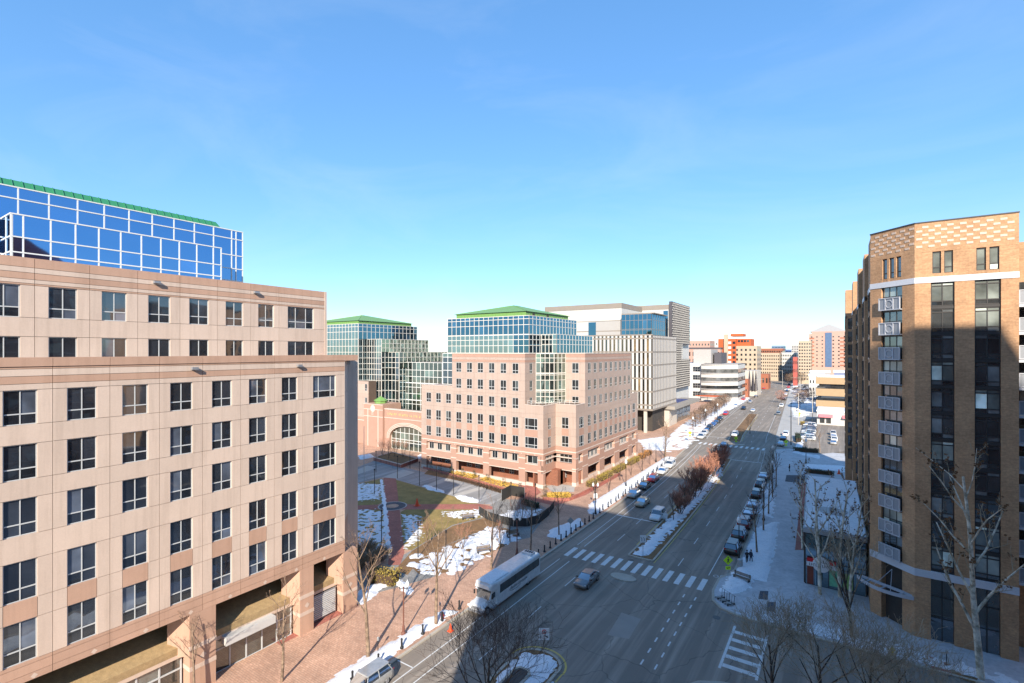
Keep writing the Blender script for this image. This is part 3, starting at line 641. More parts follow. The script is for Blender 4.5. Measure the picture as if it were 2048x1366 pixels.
def punched(f, u0, u1, z0, z1, wl_, cuts, th=.25):
    f.panels(u0, u1, z0, z1, wl_, cmat(wl_), thick=th, gap=.022, edge=(11.0, 12.75), zcuts=[z for z in (7.45, 7.72, 16.2, 27.45, 27.95, 28.55) if z0 < z < z1], ucuts=cuts)
    for a, b, za, zb in wl_:
        w = b-a
        f.win((a+b)/2, za, w, zb-za, m_frame, m_glassD, (.5,) if w < 2.2 else (.24, .76), (.3,), n=-.05, fw=.07 if w < 2.2 else .08, depth=.06)
wl_ = [(c-w2/2, c+w2/2, *r) for c in ca[:6] for r in RW[:3]]
wl_ = [w for w in wl_ if w[3] > 17.5]
up = [w for w in wl_ if w[2] > 20]; 
punched(fa, -79, -57.9, 20.2, 29.35, up, tuple((a+b)/2 for a, b in zip(ca[:5], ca[1:6])))
punched(fa, XBk, -57.9, 16.2, 20.2, [(c-w2/2, c+w2/2, *RW[2]) for c in ca], tuple((a+b)/2 for a, b in zip(ca[:-1], ca[1:])))
punched(fa, XBk, -79, 20.2, 21.3, [], (-85.2, -82))
low = [(c-w2/2, c+w2/2, *r) for c in ca for r in RW[3:]] + [(-57.9, -54.65, *r) for r in RW[3:]]
punched(fa, XBk, XN, 7.0, 16.2, low, tuple((a+b)/2 for a, b in zip(ca[:-1], ca[1:])) + (-58.75,))
punched(fa, -57.9, XN, 16.2, 18.0, [], ())
punched(fb, YA, YN, 7.0, 18.0, [(94.6, 95.9, *r) for r in RW[3:]], ())
punched(fc, XN, XD, 7.0, 18.0, [(-51.6, -49.9, *r) for r in RW[3:]], ())
lowd = [(c-w2/2, c+w2/2, *r) for c in cd_ for r in RW[3:]] + [(99.7, 102.1, *r) for r in RW[3:]] + [(133.8, 136.2, *r) for r in RW[3:]]
punched(fd, YN, 138, 7.0, 16.2, lowd, tuple((a+b)/2 for a, b in zip(cd_[:-1], cd_[1:])))
punched(fd, 102.7, 132.7, 16.2, 29.35, [(c-w2/2, c+w2/2, *r) for c in cd_ for r in RW[:3]], tuple((a+b)/2 for a, b in zip(cd_[1::2], cd_[2::2])))
punched(fd, YN, 102.7, 16.2, 18.0, [], ()); punched(fd, 132.7, 138, 16.2, 18.2, [], ())
punched(fe, YA, 97.3, 18.0, 29.35, [(94.5, 95.7, *r) for r in RW[:2]] + [(94.5, 95.7, 18.1, 19.5)], ())
punched(fg, -53.1, XD, 18.0, 29.35, [(-51.4, -49.7, *r) for r in RW[:2]] + [(-51.4, -49.7, 18.1, 19.5)], ())
# parapet copings and small ties
for f, a, b in ((fa, -79, -57.9), (fd, 102.7, 132.7), (fe, YA, 97.3), (fg, -53.1, XD)): f.blk('coping', a, b, 29.36, 29.5, -.5, .08, m_trim)
for f, a, b in ((fa, -57.9, XN), (fb, YA, YN), (fc, XN, XD), (fd, YN, 102.7), (fd, 132.7, 138)): f.blk('coping', a, b, 18.01, 18.14, -.4, .06, m_trim)
fa.blk('coping', XBk, -79, 21.31, 21.42, -.4, .06, m_trim)
# arcade: upper strip of windows between piers, deep openings below
PA = [(XBk, -87.55), (-79.4, -77.7), (-69.5, -67.8), (-59.55, -57.85), (-54.6, XN)]
PD = [(YN, 99.3), (101.5, 104.3), (111, 113.9), (120.5, 123.9), (130.5, 133.3), (136.6, 138)]
m_brownbrick = brickm('brown_brick', srgb(150, 96, 72), srgb(132, 82, 62), srgb(120, 90, 76), .3, .1)
for f, PP in ((fa, PA), (fd, PD)):
    for a, b in PP:
        p = f.blk('pier', a, b, 0, 6.99, -.95, 0, m_pink2)
        for z in (.0, 3.75, 6.1): f.blk('pier_band', a-.02, b+.02, z, z+(.22 if z else .9), -.97, .025, m_trim)
    for (a0, a), (b, b1) in zip(PP[:-1], PP[1:]):
        f.blk('arcade_lintel', a, b, 3.45, 5.0, -.55, -.02, m_pink2); f.blk('arcade_string', a, b, 4.98, 5.12, -.56, .02, m_trim); f.blk('arcade_string', a, b, 3.32, 3.47, -.56, .02, m_trim)
        n = 3 if b-a > 5 else 1
        f.blk('strip_wall', a, b, 5.12, 6.99, -.9, -.6, m_stone2)
        for k in range(n):
            u = a+(b-a)*(k+.5)/n; f.win(u, 5.2, 1.5 if n == 3 else (b-a)*.8, 1.65, m_frame, m_glassD, (.5,), (), n=-.55, fw=.07)
        f.blk('arcade_back', a, b, .0, 3.4, -3.8, -3.5, m_brownbrick)
        f.blk('arcade_floor_wall', a, b, .0, .85, -.8, -.45, m_trim)
        for k in range(n):
            u = a+(b-a)*(k+.5)/n; f.win(u, 1.3, 1.4, 1.4, m_frame, m_glassD, (.5,), (.4,), n=-3.4, fw=.08)
for f, a, b in ((fb, YA, YN), (fc, XN, XD)):
    f.blk('pier_band', a, b, 6.1, 6.3, -.6, .02, m_trim); f.blk('arcade_lintel', a, b, 3.45, 5.0, -.55, -.02, m_pink2); f.blk('arcade_string', a, b, 3.32, 3.47, -.56, .02, m_trim)
    f.win((a+b)/2, 5.1, (b-a)*.62, 1.75, m_frame, m_glassD, (.33, .66), (), n=-.4); f.blk('strip_wall', a, b, 5.0, 6.99, -.75, -.5, m_stone2); f.blk('arcade_back', a, b, 0, 3.4, -2.6, -2.3, m_brownbrick)
build(rel(cb, MB().box(-52.8, -51.6, 97.4, 98.6, 0, 3.5)), 'corner_column', m_pink2, cb)
build(rel(cb, MB().box(XBk, XD-3.5, YA+3.6, 138, 0.0, 3.58)), 'ground_core', m_brownbrick, cb)
for k in range(20): fa.blk('tie_stud', -88.6+k*1.75-.1, -88.6+k*1.75+.1, 7.12, 7.32, 0, .03, m_trim)
for k in range(12): fa.blk('tie_stud', -78.4+k*1.8-.08, -78.4+k*1.8+.08, 28.2, 28.36, 0, .03, m_pink2)
for k in range(16): fd.blk('tie_stud', 103.5+k*1.9-.08, 103.5+k*1.9+.08, 28.2, 28.36, 0, .03, m_pink2)
# folded glass bay in the notch
zz = [18.1, 19.5, 20.6, 21.0, 23.3, 24.5, 24.9, 27.3, 28.4, 29.4]
q0, q1, q2 = Vector((-57.9, 97.3)), Vector((-54.2, 99.2)), Vector((-53.1, 102.7))
for a, b, n in ((q0, q1, 4), (q1, q2, 3)):
    d = b-a; Fac(cb, a.x, a.y, math.atan2(d.y, d.x)).curtain(frange(0, d.length, n), zz, m_mull2, m_glassG, mw=.11, heavy=(3, 6))
# terrace railing
tr = MB()
for (x0, y0), (x1, y1) in (((-57.5, 93), (-53.6, 93)), ((-53.6, 93), (-53.6, 98.3)), ((-53.6, 98.3), (-48.5, 98.3))):
    for k in range(5): tr.tube((x0+(x1-x0)*k/4, y0+(y1-y0)*k/4, 18), (x0+(x1-x0)*k/4, y0+(y1-y0)*k/4, 19), .03, .03, 4)
    for z in (18.5, 19): tr.tube((x0, y0, z), (x1, y1, z), .03, .03, 4)
build(rel(cb, tr), 'terrace_railing', m_mull, cb)
# glass penthouse
build(rel(cb, MB().box(-85.1, -60.4, 98.2, 123, 29.4, 38.2)), 'penthouse_core', m_dark, cb); build(rel(cb, MB().box(-79, -56.1, 103.7, 124, 29.4, 33.9)), 'penthouse_core', m_dark, cb)
build(rel(cb, MB().box(-86, -79.05, 97.2, 110, 21.3, 29.3)), 'penthouse_core', m_dark, cb)
Fac(cb, 0, 98, 0).curtain(frange(-85.2, -60.2, 17), [29.5, 31.3, 32.7, 33.9, 36.2, 37.6, 38.35], m_mull2, m_glassT, mw=.12, heavy=(3,), gl=lambda i, j: m_glassC if j < 3 and i < 14 else m_glassT)
Fac(cb, -60.2, 0, rad(90)).curtain(frange(98, 123, 15), [29.5, 31.3, 32.7, 33.9, 36.2, 37.6, 38.35], m_mull2, m_glassT, mw=.12, heavy=(3,))
Fac(cb, 0, 103.5, 0).curtain(frange(-60.0, -55.9, 4), [29.5, 31.6, 32.8, 34.0], m_mull2, m_glassC, mw=.12)
Fac(cb, -55.9, 0, rad(90)).curtain(frange(103.5, 124, 12), [29.5, 31.6, 32.8, 34.0], m_mull2, m_glassT, mw=.12)
Fac(cb, 0, 97, 0).curtain(frange(-86, -79.05, 4), [21.4, 23.2, 25, 27, 28.4, 29.4], m_mull, m_glassC, mw=.13)
def hiproof(root, x0, x1, y0, y1, z0, z1, z2, mat, fm=None):
    f = build(rel(root, MB().box(x0, x1, y0, y1, z0, z1)), 'roof_fascia', mat, root)
    xm, ym = (x0+x1)/2, (y0+y1)/2; mb = MB(); e = .35
    mb.add([(x0-e, y0-e, z1+.01), (x1+e, y0-e, z1+.01), (x1+e, y1+e, z1+.01), (x0-e, y1+e, z1+.01), (xm-1, ym, z2), (xm+1, ym, z2)], [(0, 1, 5, 4), (1, 2, 5), (2, 3, 4, 5), (3, 0, 4), (3, 2, 1, 0)])
    r = build(rel(root, mb), 'hip_roof', mat, root)
    rb = MB()
    for a in ((x0-e, y0-e), (x1+e, y0-e), (x1+e, y1+e)): rb.tube((a[0], a[1], z1+.05), (xm, ym, z2+.05), .09, .09, 4)
    build(rel(root, rb), 'roof_ridge', mat, r)
    for k in range(int((x1-x0)/1.1)): link('fascia_seam', cube(mat), root, (x0+.5+k*1.1-root.location.x, y0-.03-root.location.y, (z0+z1)/2), scale=(.07, .06, z1-z0))
    for k in range(int((y1-y0)/1.1)): link('fascia_seam', cube(mat), root, (x1+.03-root.location.x, y0+.5+k*1.1-root.location.y, (z0+z1)/2), scale=(.06, .07, z1-z0))
hiproof(cb, -83.5, -62, 99.5, 121.5, 38.4, 39.5, 42.2, m_green2)
for u in (103, 110): Fac(cb, -62, 0, rad(90)).blk('roof_vent', u-.5, u+.5, 38.7, 39.2, 0, .08, m_dark)
# ================================================================ glass office building with green roof, behind the plaza
gb = thing('glass_office_building', 'mirror glass office building with cream grid and green hip roof behind the plaza archway', 'building', (-131, 115, 0))
build(rel(gb, MB().box(-175, -131.2, 106.6, 133.2, 20.2, 38.9)), 'core_wall', m_dark, gb); build(rel(gb, MB().box(-170, -124.2, 110.2, 131.8, 0, 33.7)), 'core_wall', m_dark, gb)
build(rel(gb, MB().box(-165, -119.2, 113.2, 136.8, 0, 29.5)), 'core_wall', m_dark, gb); build(rel(gb, MB().box(-131, -90, 116.2, 140, 0, 26.2)), 'core_wall', m_dark, gb)
zt = [29.6, 31.6, 33.9, 36.4, 38.0, 39.0]
Fac(gb, 0, 106.4, 0).curtain(frange(-157, -131, 16), [20.3, 22.2, 24.0, 25.8, 27.7] + zt, m_mull2, m_glassC, mw=.13)
Fac(gb, -131, 0, rad(90)).curtain(frange(106.4, 133.4, 15), [33.9, 36.4, 38.0, 39.0], m_mull2, m_glassT, mw=.13)
Fac(gb, -131, 0, rad(90)).curtain(frange(106.4, 110, 2), [20.3, 22.2, 24.0, 25.8, 27.7, 29.6, 31.6, 33.9], m_mull2, m_glassC, mw=.13)
Fac(gb, -124, 0, rad(90)).curtain(frange(110, 113, 2), [8.5, 11, 14, 17, 20.3, 22.2, 24.5, 26.2, 27.9, 29.6], m_mull2, m_glassC, mw=.13)
Fac(gb, -119, 0, rad(90)).curtain(frange(113, 116, 2), [8.5, 11, 14, 17, 20.3, 22.4, 24.5], m_mull2, m_glassC, mw=.13)
Fac(gb, 0, 110, 0).curtain(frange(-131, -124, 6), [8.5, 11, 14, 17, 20.3, 22.2, 24.0, 25.8, 27.7, 29.6, 31.6, 33.9], m_mull2, m_glassC, mw=.13)
Fac(gb, -124, 0, rad(90)).curtain(frange(110, 132, 13), [29.6, 31.0, 32.5, 33.9], m_mull2, m_glassG, mw=.13)
Fac(gb, -119, 0, rad(90)).curtain(frange(113, 137, 13), [24.5, 26.2, 27.9, 29.6], m_mull2, m_glassG, mw=.13)
Fac(gb, 0, 113, 0).curtain(frange(-124, -119, 3), [8.5, 11, 14, 17, 20.3, 22.2, 24.5, 26.2, 27.9, 29.6], m_mull2, m_glassC, mw=.13)
Fac(gb, 0, 116, 0).curtain(frange(-129, -92, 20), [8.5, 10.6, 12.7, 14.0, 16.1, 18.2, 19.6, 21.7, 23.8, 26.3], m_mull, m_glassG, mw=.14, heavy=(3, 6))
hiproof(gb, -160, -133.5, 108.5, 133, 39.05, 40.2, 43.2, m_green2)
sw = Fac(gb, 0, 106.2, 0); wl3 = [(-127.6, -126.4, z, z+2.3) for z in (8.6, 12.7, 17.1)]
build(rel(gb, MB().box(-175, -125.95, 106.48, 109.5, 0, 20.2)), 'stone_wing_core', m_joint, gb)
punched(sw, -175, -125.9, 0, 20.2, wl3, (-165, -155, -145, -138, -131))
# ================================================================ archway pavilion
pv = thing('archway_pavilion', 'pink stone entrance pavilion with a broad glazed arch and small green cupola', 'pavilion', (-107, 107, 0))
YP = 105.0; xa0, xa1, xc, hw, zs, zc = -117.0, -92.0, -107.2, 7.6, 3.2, 7.4
def arch(hw_, zs_, zc_, n=20): return [(xc-hw_*math.cos(math.pi*i/n), zs_+(zc_-zs_)*math.sin(math.pi*i/n)**.85) for i in range(n+1)]
def archwall(y0, y1, outer_top, hw_, zs_, zc_, xl, xr):
    mb = MB(); A = arch(hw_, zs_, zc_)
    for (x0, z0), (x1, z1) in zip(A[:-1], A[1:]):
        mb.add([(x0, y0, z0), (x1, y0, z1), (x1, y0, outer_top), (x0, y0, outer_top), (x0, y1, z0), (x1, y1, z1)], [(0, 1, 2, 3), (0, 4, 5, 1)])
    mb.box(xl, xc-hw_, y0, y1, 0, outer_top); mb.box(xc+hw_, xr, y0, y1, 0, outer_top); mb.box(xc-hw_, xc+hw_, y0+.4, y1, zc_+.2, outer_top); return mb
build(rel(pv, archwall(YP, YP+1.5, 12.0, hw, zs, zc, xa0, xa1)), 'arch_wall', m_pink2, pv)
for k in range(3):
    mb = MB(); A = arch(hw+.25+.42*k, zs, zc+.25+.42*k); B = arch(hw+.02+.42*k, zs, zc+.02+.42*k)
    for i in range(20): mb.add([(B[i][0], YP-.06-.02*k, B[i][1]), (B[i+1][0], YP-.06-.02*k, B[i+1][1]), (A[i+1][0], YP-.06-.02*k, A[i+1][1]), (A[i][0], YP-.06-.02*k, A[i][1]), (A[i][0], YP, A[i][1]), (A[i+1][0], YP, A[i+1][1])], [(0, 1, 2, 3), (3, 2, 5, 4)])
    build(rel(pv, mb), 'arch_moulding', m_trim, pv)
pf = Fac(pv, 0, YP+.9, 0)
pf.curtain(frange(xc-hw+.1, xc+hw-.1, 8), [.1, 2.4, 3.2, 5.2, 7.4], m_mull, m_glassG, mw=.14)
build(rel(pv, MB().box(-118, -90, YP+1.6, YP+8, 0, 11.3)), 'hall_core', m_dark, pv)
pw = Fac(pv, 0, YP, 0); pw.blk('string_course', xa0, xa1, 9.4, 9.6, 0, .1, m_trim); pw.blk('coping', xa0, xa1, 12.0, 12.25, -1.4, .12, m_trim)
build(rel(pv, MB().box(-125.8, -117.1, YP-.6, YP+7, 0, 13.4)), 'entrance_tower', m_pink2, pv)
pt = Fac(pv, 0, YP-.6, 0)
for z in (9.4, 11.6, 13.2): pt.blk('string_course', -125.85, -117.05, z, z+.2, 0, .07, m_trim)
for u in (-123.9, -119.2): pt.blk('pilaster', u-.15, u+.15, 0, 11.6, 0, .06, m_trim)
cl = MB()
cl.add([(-121.6+1.1*math.cos(2*math.pi*i/20), YP-.68, 12.0+1.1*math.sin(2*math.pi*i/20)) for i in range(20)], [tuple(range(20))[::-1]]); build(rel(pv, cl), 'round_emblem', m_trim, pv)
cl = MB(); cl.box(-122.0, -121.8, YP-.72, YP-.69, 9.9, 10.9).box(-121.5, -121.3, YP-.72, YP-.69, 9.9, 10.9); cl.tube((-121.9, YP-.7, 10.4), (-121.3, YP-.7, 10.9), .07, .07, 4); build(rel(pv, cl), 'monogram', m_trim, pv)
m_gilt = M('gilt', srgb(224, 190, 128), .4, .05, metal=.3)
lt = MB(); rr = random.Random(3); x = -115.6
while x < -94:                                   # worn gilt inscription: upright strokes with bars and loops
    w = rr.choice((.28, .36, .5)); lt.box(x, x+.09, YP-.05, YP-.001, 10.35, 11.05)
    if w > .3: lt.box(x+.09, x+w, YP-.05, YP-.001, rr.choice((10.35, 10.65, 10.95)), rr.choice((10.47, 10.77, 11.05)))
    if w > .45: lt.box(x+w-.08, x+w, YP-.052, YP-.001, 10.35, 11.05)
    x += w+(.2 if rr.random() < .85 else .8)
lt.f = lt.f; build(rel(pv, lt), 'inscription', m_gilt, pv)
cu = MB(); cu.lathe([(1.9, 13.4), (1.9, 14.2), (2.2, 14.25), (2.1, 14.4), (.2, 15.5), (.05, 15.7)], 8, -121.5, YP+2.5); build(rel(pv, cu), 'cupola', m_green2, pv)
# ================================================================ RIGHT: tan brick apartment block
m_tan = brickm('tan_brick', srgb(196, 152, 112), srgb(180, 136, 98), srgb(164, 132, 104), .45, .09, stain=.2, var=.14)
m_pale = M('pale_block', srgb(206, 182, 162), .7, .1)
m_bandw = M('cast_band', (.60, .60, .62), .6, .1, 1, 8)
m_bronze = M('bronze_frame', (.045, .04, .037), .4, .1)
m_glassR = glassm('apartment_glass', (.70, .80, .86), (.05, .052, .05), mixf=.14, wav=.12)
m_blind = M('pale_blind', srgb(196, 200, 186), .8, .08, 1, 5, rnd=.2)
m_glassW = glassm('blind_glass', (.7, .78, .8), (.26, .28, .24), mixf=.12, wav=.1)
m_balc = M('balcony_panel', (.30, .31, .33), .4, .1, rnd=.15)
m_balcf = M('balcony_frame', (.50, .50, .52), .45, .05)
rb = thing('apartment_building', 'tall tan brick apartment block with chequered parapet and ringed balcony panels on the right', 'building', (8, 80, 0))
YF = 66.25; cA = (6.7, YF); cB = (3.1, 69.85); ZT = 43.3
def rrel(mb): return rel(rb, mb)
ra = Fac(rb, 0, YF, 0); rc = Fac(rb, cB[0], cB[1], rad(-45)); LC = math.hypot(3.6, 3.6)
XE = 14.5
build(rrel(MB().prism([(cB[0]+.35, cB[1]+.5), (cA[0]+.2, YF+.7), (XE, YF+.7), (XE, 95), (cB[0]+.35, 95)], 0, 43.0)), 'core_wall', m_dark, rb)
FL = [34.62-2.72*k for k in range(11)]
def strips(f, u0, u1, opens, z0, z1, mat, th=.7):
    e = [u0]+[v for o in opens for v in o]+[u1]
    for i in range(0, len(e), 2): f.blk('brick_pier', e[i], e[i+1], z0, z1, -th, 0, mat)
OA = [(8.0, 9.85), (11.35, 13.25)]
strips(ra, cA[0], XE, OA, 0, 37.05, m_tan); strips(rc, 0, LC, [(1.35, 3.75)], 0, 37.05, m_tan)
for f, u0, u1, op in ((ra, cA[0], XE, OA), (rc, 0, LC, [(1.35, 3.75)])):
    f.blk('cast_band', u0-.02, u1+.02, 37.06, 37.66, -.7, .05, m_bandw); f.blk('cast_band', u0-.02, u1+.02, 6.5, 7.25, -.45, .06, m_bandw)
    f.blk('brick_wall', u0, u1, 40.25, ZT, -.7, 0, m_tan); f.blk('coping', u0-.02, u1+.05, ZT, ZT+.12, -.75, .06, m_bronze)
    tw = []
    for a, b in op:
        n = 2 if f is ra else 3; w = (b-a)/n
        for k in range(n): tw.append((a+w*k+.12, a+w*(k+1)-.12))
    e = [u0]+[v for t_ in tw for v in t_]+[u1]
    for i in range(0, len(e), 2): f.blk('brick_pier', e[i], e[i+1], 37.67, 40.24, -.7, 0, m_tan)
    for a, b in tw:
        f.win((a+b)/2, 38.0, b-a, 2.2, m_bronze, m_glassW if f is ra else m_glassR, (), (.28,), n=-.18, fw=.08); f.blk('brick_sill', a, b, 37.67, 38.0, -.6, -.02, m_tan)
    r2 = random.Random(5)
    for j in range(6):
        n = int((u1-u0)/.98); 
        for k in range(n+1):
            u = u0+.12+k*.98+(.49 if j % 2 else 0)
            if u+.5 < u1: f.blk('pale_block', u, u+.5, 40.75+j*.4, 40.75+j*.4+.22, 0, .03, m_pale)
rg = random.Random(11)
for a, b in OA:
    for i, z in enumerate(FL):
        g = m_glassW if rg.random() < .5 else m_glassR
        ra.win((a+b)/2, z+.02, b-a-.04, 2.42, m_bronze, g, (.5,), (.2, .85), n=-.22, fw=.08, glass2=m_glassR)
        ra.blk('spandrel', a, b, z-.27, z, -.4, -.12, m_bronze)
    ra.blk('shop_glass', a, b, .1, 6.45, -.45, -.35, m_glassR); ra.blk('shop_mullion', (a+b)/2-.05, (a+b)/2+.05, .1, 6.45, -.34, -.28, m_bronze)
    for z in (2.4, 4.6): ra.blk('shop_transom', a, b, z, z+.1, -.34, -.28, m_bronze)
ring = MB(); n = 20
for i in range(n):
    a0, a1 = 2*math.pi*i/n, 2*math.pi*(i+1)/n
    ring.add([(r*math.cos(a), -y, r*math.sin(a)) for a in (a0, a1) for r, y in ((.36, .0), (.43, .0), (.43, .04), (.36, .04))], [(0, 4, 5, 1), (2, 1, 5, 6), (3, 2, 6, 7), (0, 3, 7, 4)])
ringme = ring.mesh('ring', m_balcf)
def balcony(f, u0, u1, z, n=.32, h=1.38):
    fr = MB(); w = u1-u0
    def mk():
        m = MB()
        for x in (0, w*.31, w*.69, w): m.box(x-.045, x+.045, -.05, .05, 0, h)
        m.box(-.045, w+.045, -.055, .055, 0, .09).box(-.045, w+.045, -.055, .055, h-.09, h)
        m.box(-.03, .03, 0, n+.3, 0, .08).box(w-.03, w+.03, 0, n+.3, 0, .08); return m.mesh('balcony_frame', m_balcf)
    b = link('balcony', cached(('balc', round(w, 2)), mk), f.root, f.p(u0, n, z), f.a)
    for a, c in ((0, .31), (.31, .69), (.69, 1)): link('panel', cube(m_balc), b, (w*(a+c)/2, .02, h/2), scale=(w*(c-a)-.08, .03, h-.16))
    link('ring', ringme, b, (w/2, -.01, h/2))
for i, z in enumerate(FL):
    rc.win(2.55, z, 2.36, 2.45, m_bronze, m_glassR if i % 3 else m_glassW, (.333, .667), (.55,), n=-.25, fw=.07); rc.blk('spandrel', 1.35, 3.75, z-.27, z, -.4, -.1, m_bronze)
    balcony(rc, 1.37, 3.73, z-.15)
rc.blk('entrance_glass', 1.4, 3.7, 0, 6.4, -1.6, -1.5, m_glassR)
# entrance canopy: curved white arm on two hangers
cn = MB()
for i in range(10):
    a0, a1 = i/10, (i+1)/10
    f0 = lambda t: Vector((-2.0+t*5.6, -.6-1.75*math.sin(math.pi*(.12+.76*t)), 0))
    p0, p1 = f0(a0), f0(a1); cn.add([(p0.x, p0.y, 4.0), (p1.x, p1.y, 4.0), (p1.x, p1.y, 4.35), (p0.x, p0.y, 4.35), (p0.x, p0.y+.12, 4.35), (p1.x, p1.y+.12, 4.35), (p0.x, p0.y+.12, 4.0), (p1.x, p1.y+.12, 4.0)], [(0, 1, 2, 3), (3, 2, 5, 4), (4, 5, 7, 6), (6, 7, 1, 0)])
cn.box(-1.9, 3.5, -.75, -.55, 4.05, 4.3); 
for x in (-.8, .8, 2.4): cn.box(x-.06, x+.06, -2.0, -.5, 4.1, 4.2)
cp = build(cn, 'entrance_canopy', m_balcf, rb, rc.p(1.5, 0, 0), rad(-32))
lt2 = MB(); r3 = random.Random(9); x = -.9
for k in range(9):
    w = r3.choice((.1, .14)); lt2.box(x, x+.04, -2.42+.05*k, -2.40+.05*k, 4.07, 4.28); lt2.box(x, x+w, -2.42+.05*k, -2.4+.05*k, 4.07, 4.11); x += w+.07
build(lt2, 'canopy_lettering', m_bronze, cp)
hg = MB(); hg.tube((.2, -1.9, 4.3), (1.0, -.1, 6.0), .025, .025, 4).tube((1.8, -1.9, 4.3), (1.0, -.1, 6.0), .025, .025, 4); build(hg, 'canopy_hanger', m_balcf, cp)
# recessed bay with balconies beyond the front
r4 = Fac(rb, 0, YF+3.2, 0); build(rrel(MB().box(XE+.01, 40, YF+3.5, 95, 0, 41)), 'recess_core', m_tan, rb)
for z in FL:
    r4.blk('balcony_slab', XE, 22, z-.3, z-.05, -.2, 2.0, m_bandw); balcony(r4, XE+.3, XE+3.0, z, 1.9, ); [r4.win(u_, z, 2.4, 2.3, m_bronze, m_glassR, (.5,), (), n=.02) for u_ in (16.4, 20.2, 25, 30, 35)]
# stepped bays along the avenue
for k, (x, y0, y1, zt) in enumerate(((3.1, 69.85, 74.5, ZT), (3.0, 82, 87.5, 43.1), (2.7, 95, 101, 43.0), (2.3, 111, 117, 42.9), (1.3, 125, 131, 42.8))):
    if k: build(rrel(MB().box(x, x+8, y0, y1, 0, zt)), 'brick_bay', m_tan, rb)
    else: build(rrel(MB().box(x+.02, x+6, y0+.52, y1, 0, zt-.3)), 'brick_bay', m_tan, rb)
    s = Fac(rb, x, y0, rad(-90))
    s.blk('cast_band', -(y1-y0)-.03, -.0 if k else -.05, 36.8, 37.4, -.3, .06, m_bandw)
    ny1 = (82, 95, 111, 125, 140)[k]
    build(rrel(MB().box(x+1.7, x+9, y1-.1, ny1+.1, 0, zt-3)), 'recessed_wall', m_tan, rb)
    s2 = Fac(rb, x+1.7, y1, rad(-90)); L = ny1-y1
    for z in FL:
        s2.win(-L/2, z, min(3.2, L*.55), 2.3, m_bronze, m_glassR, (.5,), (), n=.03)
        o = s2.blk('balcony_slab', -L*.86, -L*.14, z-.28, z-.05, 0, 1.45, m_bandw); s2.blk('balcony_front', -L*.86, -L*.14, z, z+1.15, 1.36, 1.42, m_balcf)
        if k: 
            fy = Fac(rb, x, y0, 0); fy.win(1.0, z, 1.1, 2.2, m_bronze, m_glassR, (), (.5,), n=.02)
    for z in FL: s.win(-(y1-y0)/2, z, 1.8, 2.2, m_bronze, m_glassR, (.5,), (), n=.03)
# ================================================================ snow-roofed shop in front of it
sp_ = thing('corner_shop', 'single storey glass shop with snow covered flat roof and round red sign', 'shop', (-.5, 88, 0))
def srel(mb): return rel(sp_, mb)
m_greyfascia = M('grey_fascia', (.36, .36, .37), .5, .08)
build(srel(MB().prism([(-3.6, 73.7), (2.95, 73.7), (2.6, 104.5), (-4.6, 104.5)], 0, 6.7)), 'core_wall', m_dark, sp_)
build(srel(MB().prism([(-3.75, 73.5), (2.98, 73.5), (2.65, 104.8), (-4.8, 104.8)], 6.7, 7.25)), 'roof_fascia', m_greyfascia, sp_)
sr = MB(); n = 24
ys = frange(73.8, 104.5, 30); xs = lambda y: frange(-3.6-(y-73.8)*.033, 2.85-(y-73.8)*.01, 10)
vs_ = [(x, y, 7.26+.12*(.6+.4*noise.noise(Vector((x*.8, y*.8, 0))))) for y in ys for x in xs(y)]
sr.add(vs_, [(j*11+i, j*11+i+1, (j+1)*11+i+1, (j+1)*11+i) for j in range(30) for i in range(10)]); build(srel(sr), 'roof_snow', m_snow, sp_, smooth=True)
sr = MB(); rp = [(-.7+1.75*math.cos(a)*(1+.15*math.sin(3*a)), 82.8+2.0*math.sin(a)*(1+.2*math.cos(2*a))) for a in frange(0, 2*math.pi, 24)[:-1]]; sr.prism(rp, 7.3, 7.44); build(srel(sr), 'melted_patch', m_greyfascia, sp_)
build(srel(MB().box(-1.0, -.5, 82.6, 83.1, 7.4, 7.95)), 'roof_vent', m_metal, sp_)
sfw = Fac(sp_, 0, 73.6, 0)
sfw.curtain(frange(-3.5, 2.85, 5), [.1, 2.7, 3.3, 6.6], m_bronze, m_glassC, mw=.1, name='shopfront')
m_poster = M('green_poster', srgb(120, 190, 150), .6, .35, 1.2, 4)
sfw.blk('poster', -.9, .4, .5, 2.5, .03, .05, m_poster); sfw.blk('poster', .55, 1.6, .5, 2.4, .03, .05, M('lime_poster', srgb(150, 190, 110), .6, .3, 1.5, 5)); sfw.blk('red_banner', -3.3, -2.6, .2, 2.7, .03, .06, M('red_banner', srgb(120, 60, 46), .7, .2)); sfw.blk('blue_banner', -2.4, -1.8, .2, 2.7, .03, .06, M('blue_banner', srgb(120, 150, 170), .7, .15))
ssw = Fac(sp_, -3.62, 73.7, rad(-91.9))
ssw.curtain(frange(-30.5, -.2, 12), [.1, 3.0, 6.5], m_bronze, m_glassC, mw=.1, name='shopfront')
m_red = M('sign_red', srgb(206, 28, 34), .5, .06); m_white = M('sign_white', (.72, .72, .72), .5, .05); m_ink = plain('sign_ink', (.03, .03, .035), .6)
sg = thing('shop_sign', 'round white shop sign on a red bar above the glass shop front', 'sign', (-1.75, 73.35, 3.0))
mb = MB()
mb.add([(.95*math.cos(2*math.pi*i/28), y, .95*math.sin(2*math.pi*i/28)) for y in (-.12, .05) for i in range(28)], [tuple(range(28))[::-1]] + [(i, (i+1) % 28, (i+1) % 28+28, i+28) for i in range(28)])
build(mb, 'round_board', m_white, sg); build(MB().box(-1.55, 1.55, -.07, .06, -.05, .6), 'red_bar', m_red, sg); build(MB().box(-1.6, 1.6, -.17, -.13, -.38, .16), 'name_band', m_white, sg)
mb = MB(); x = -1.3
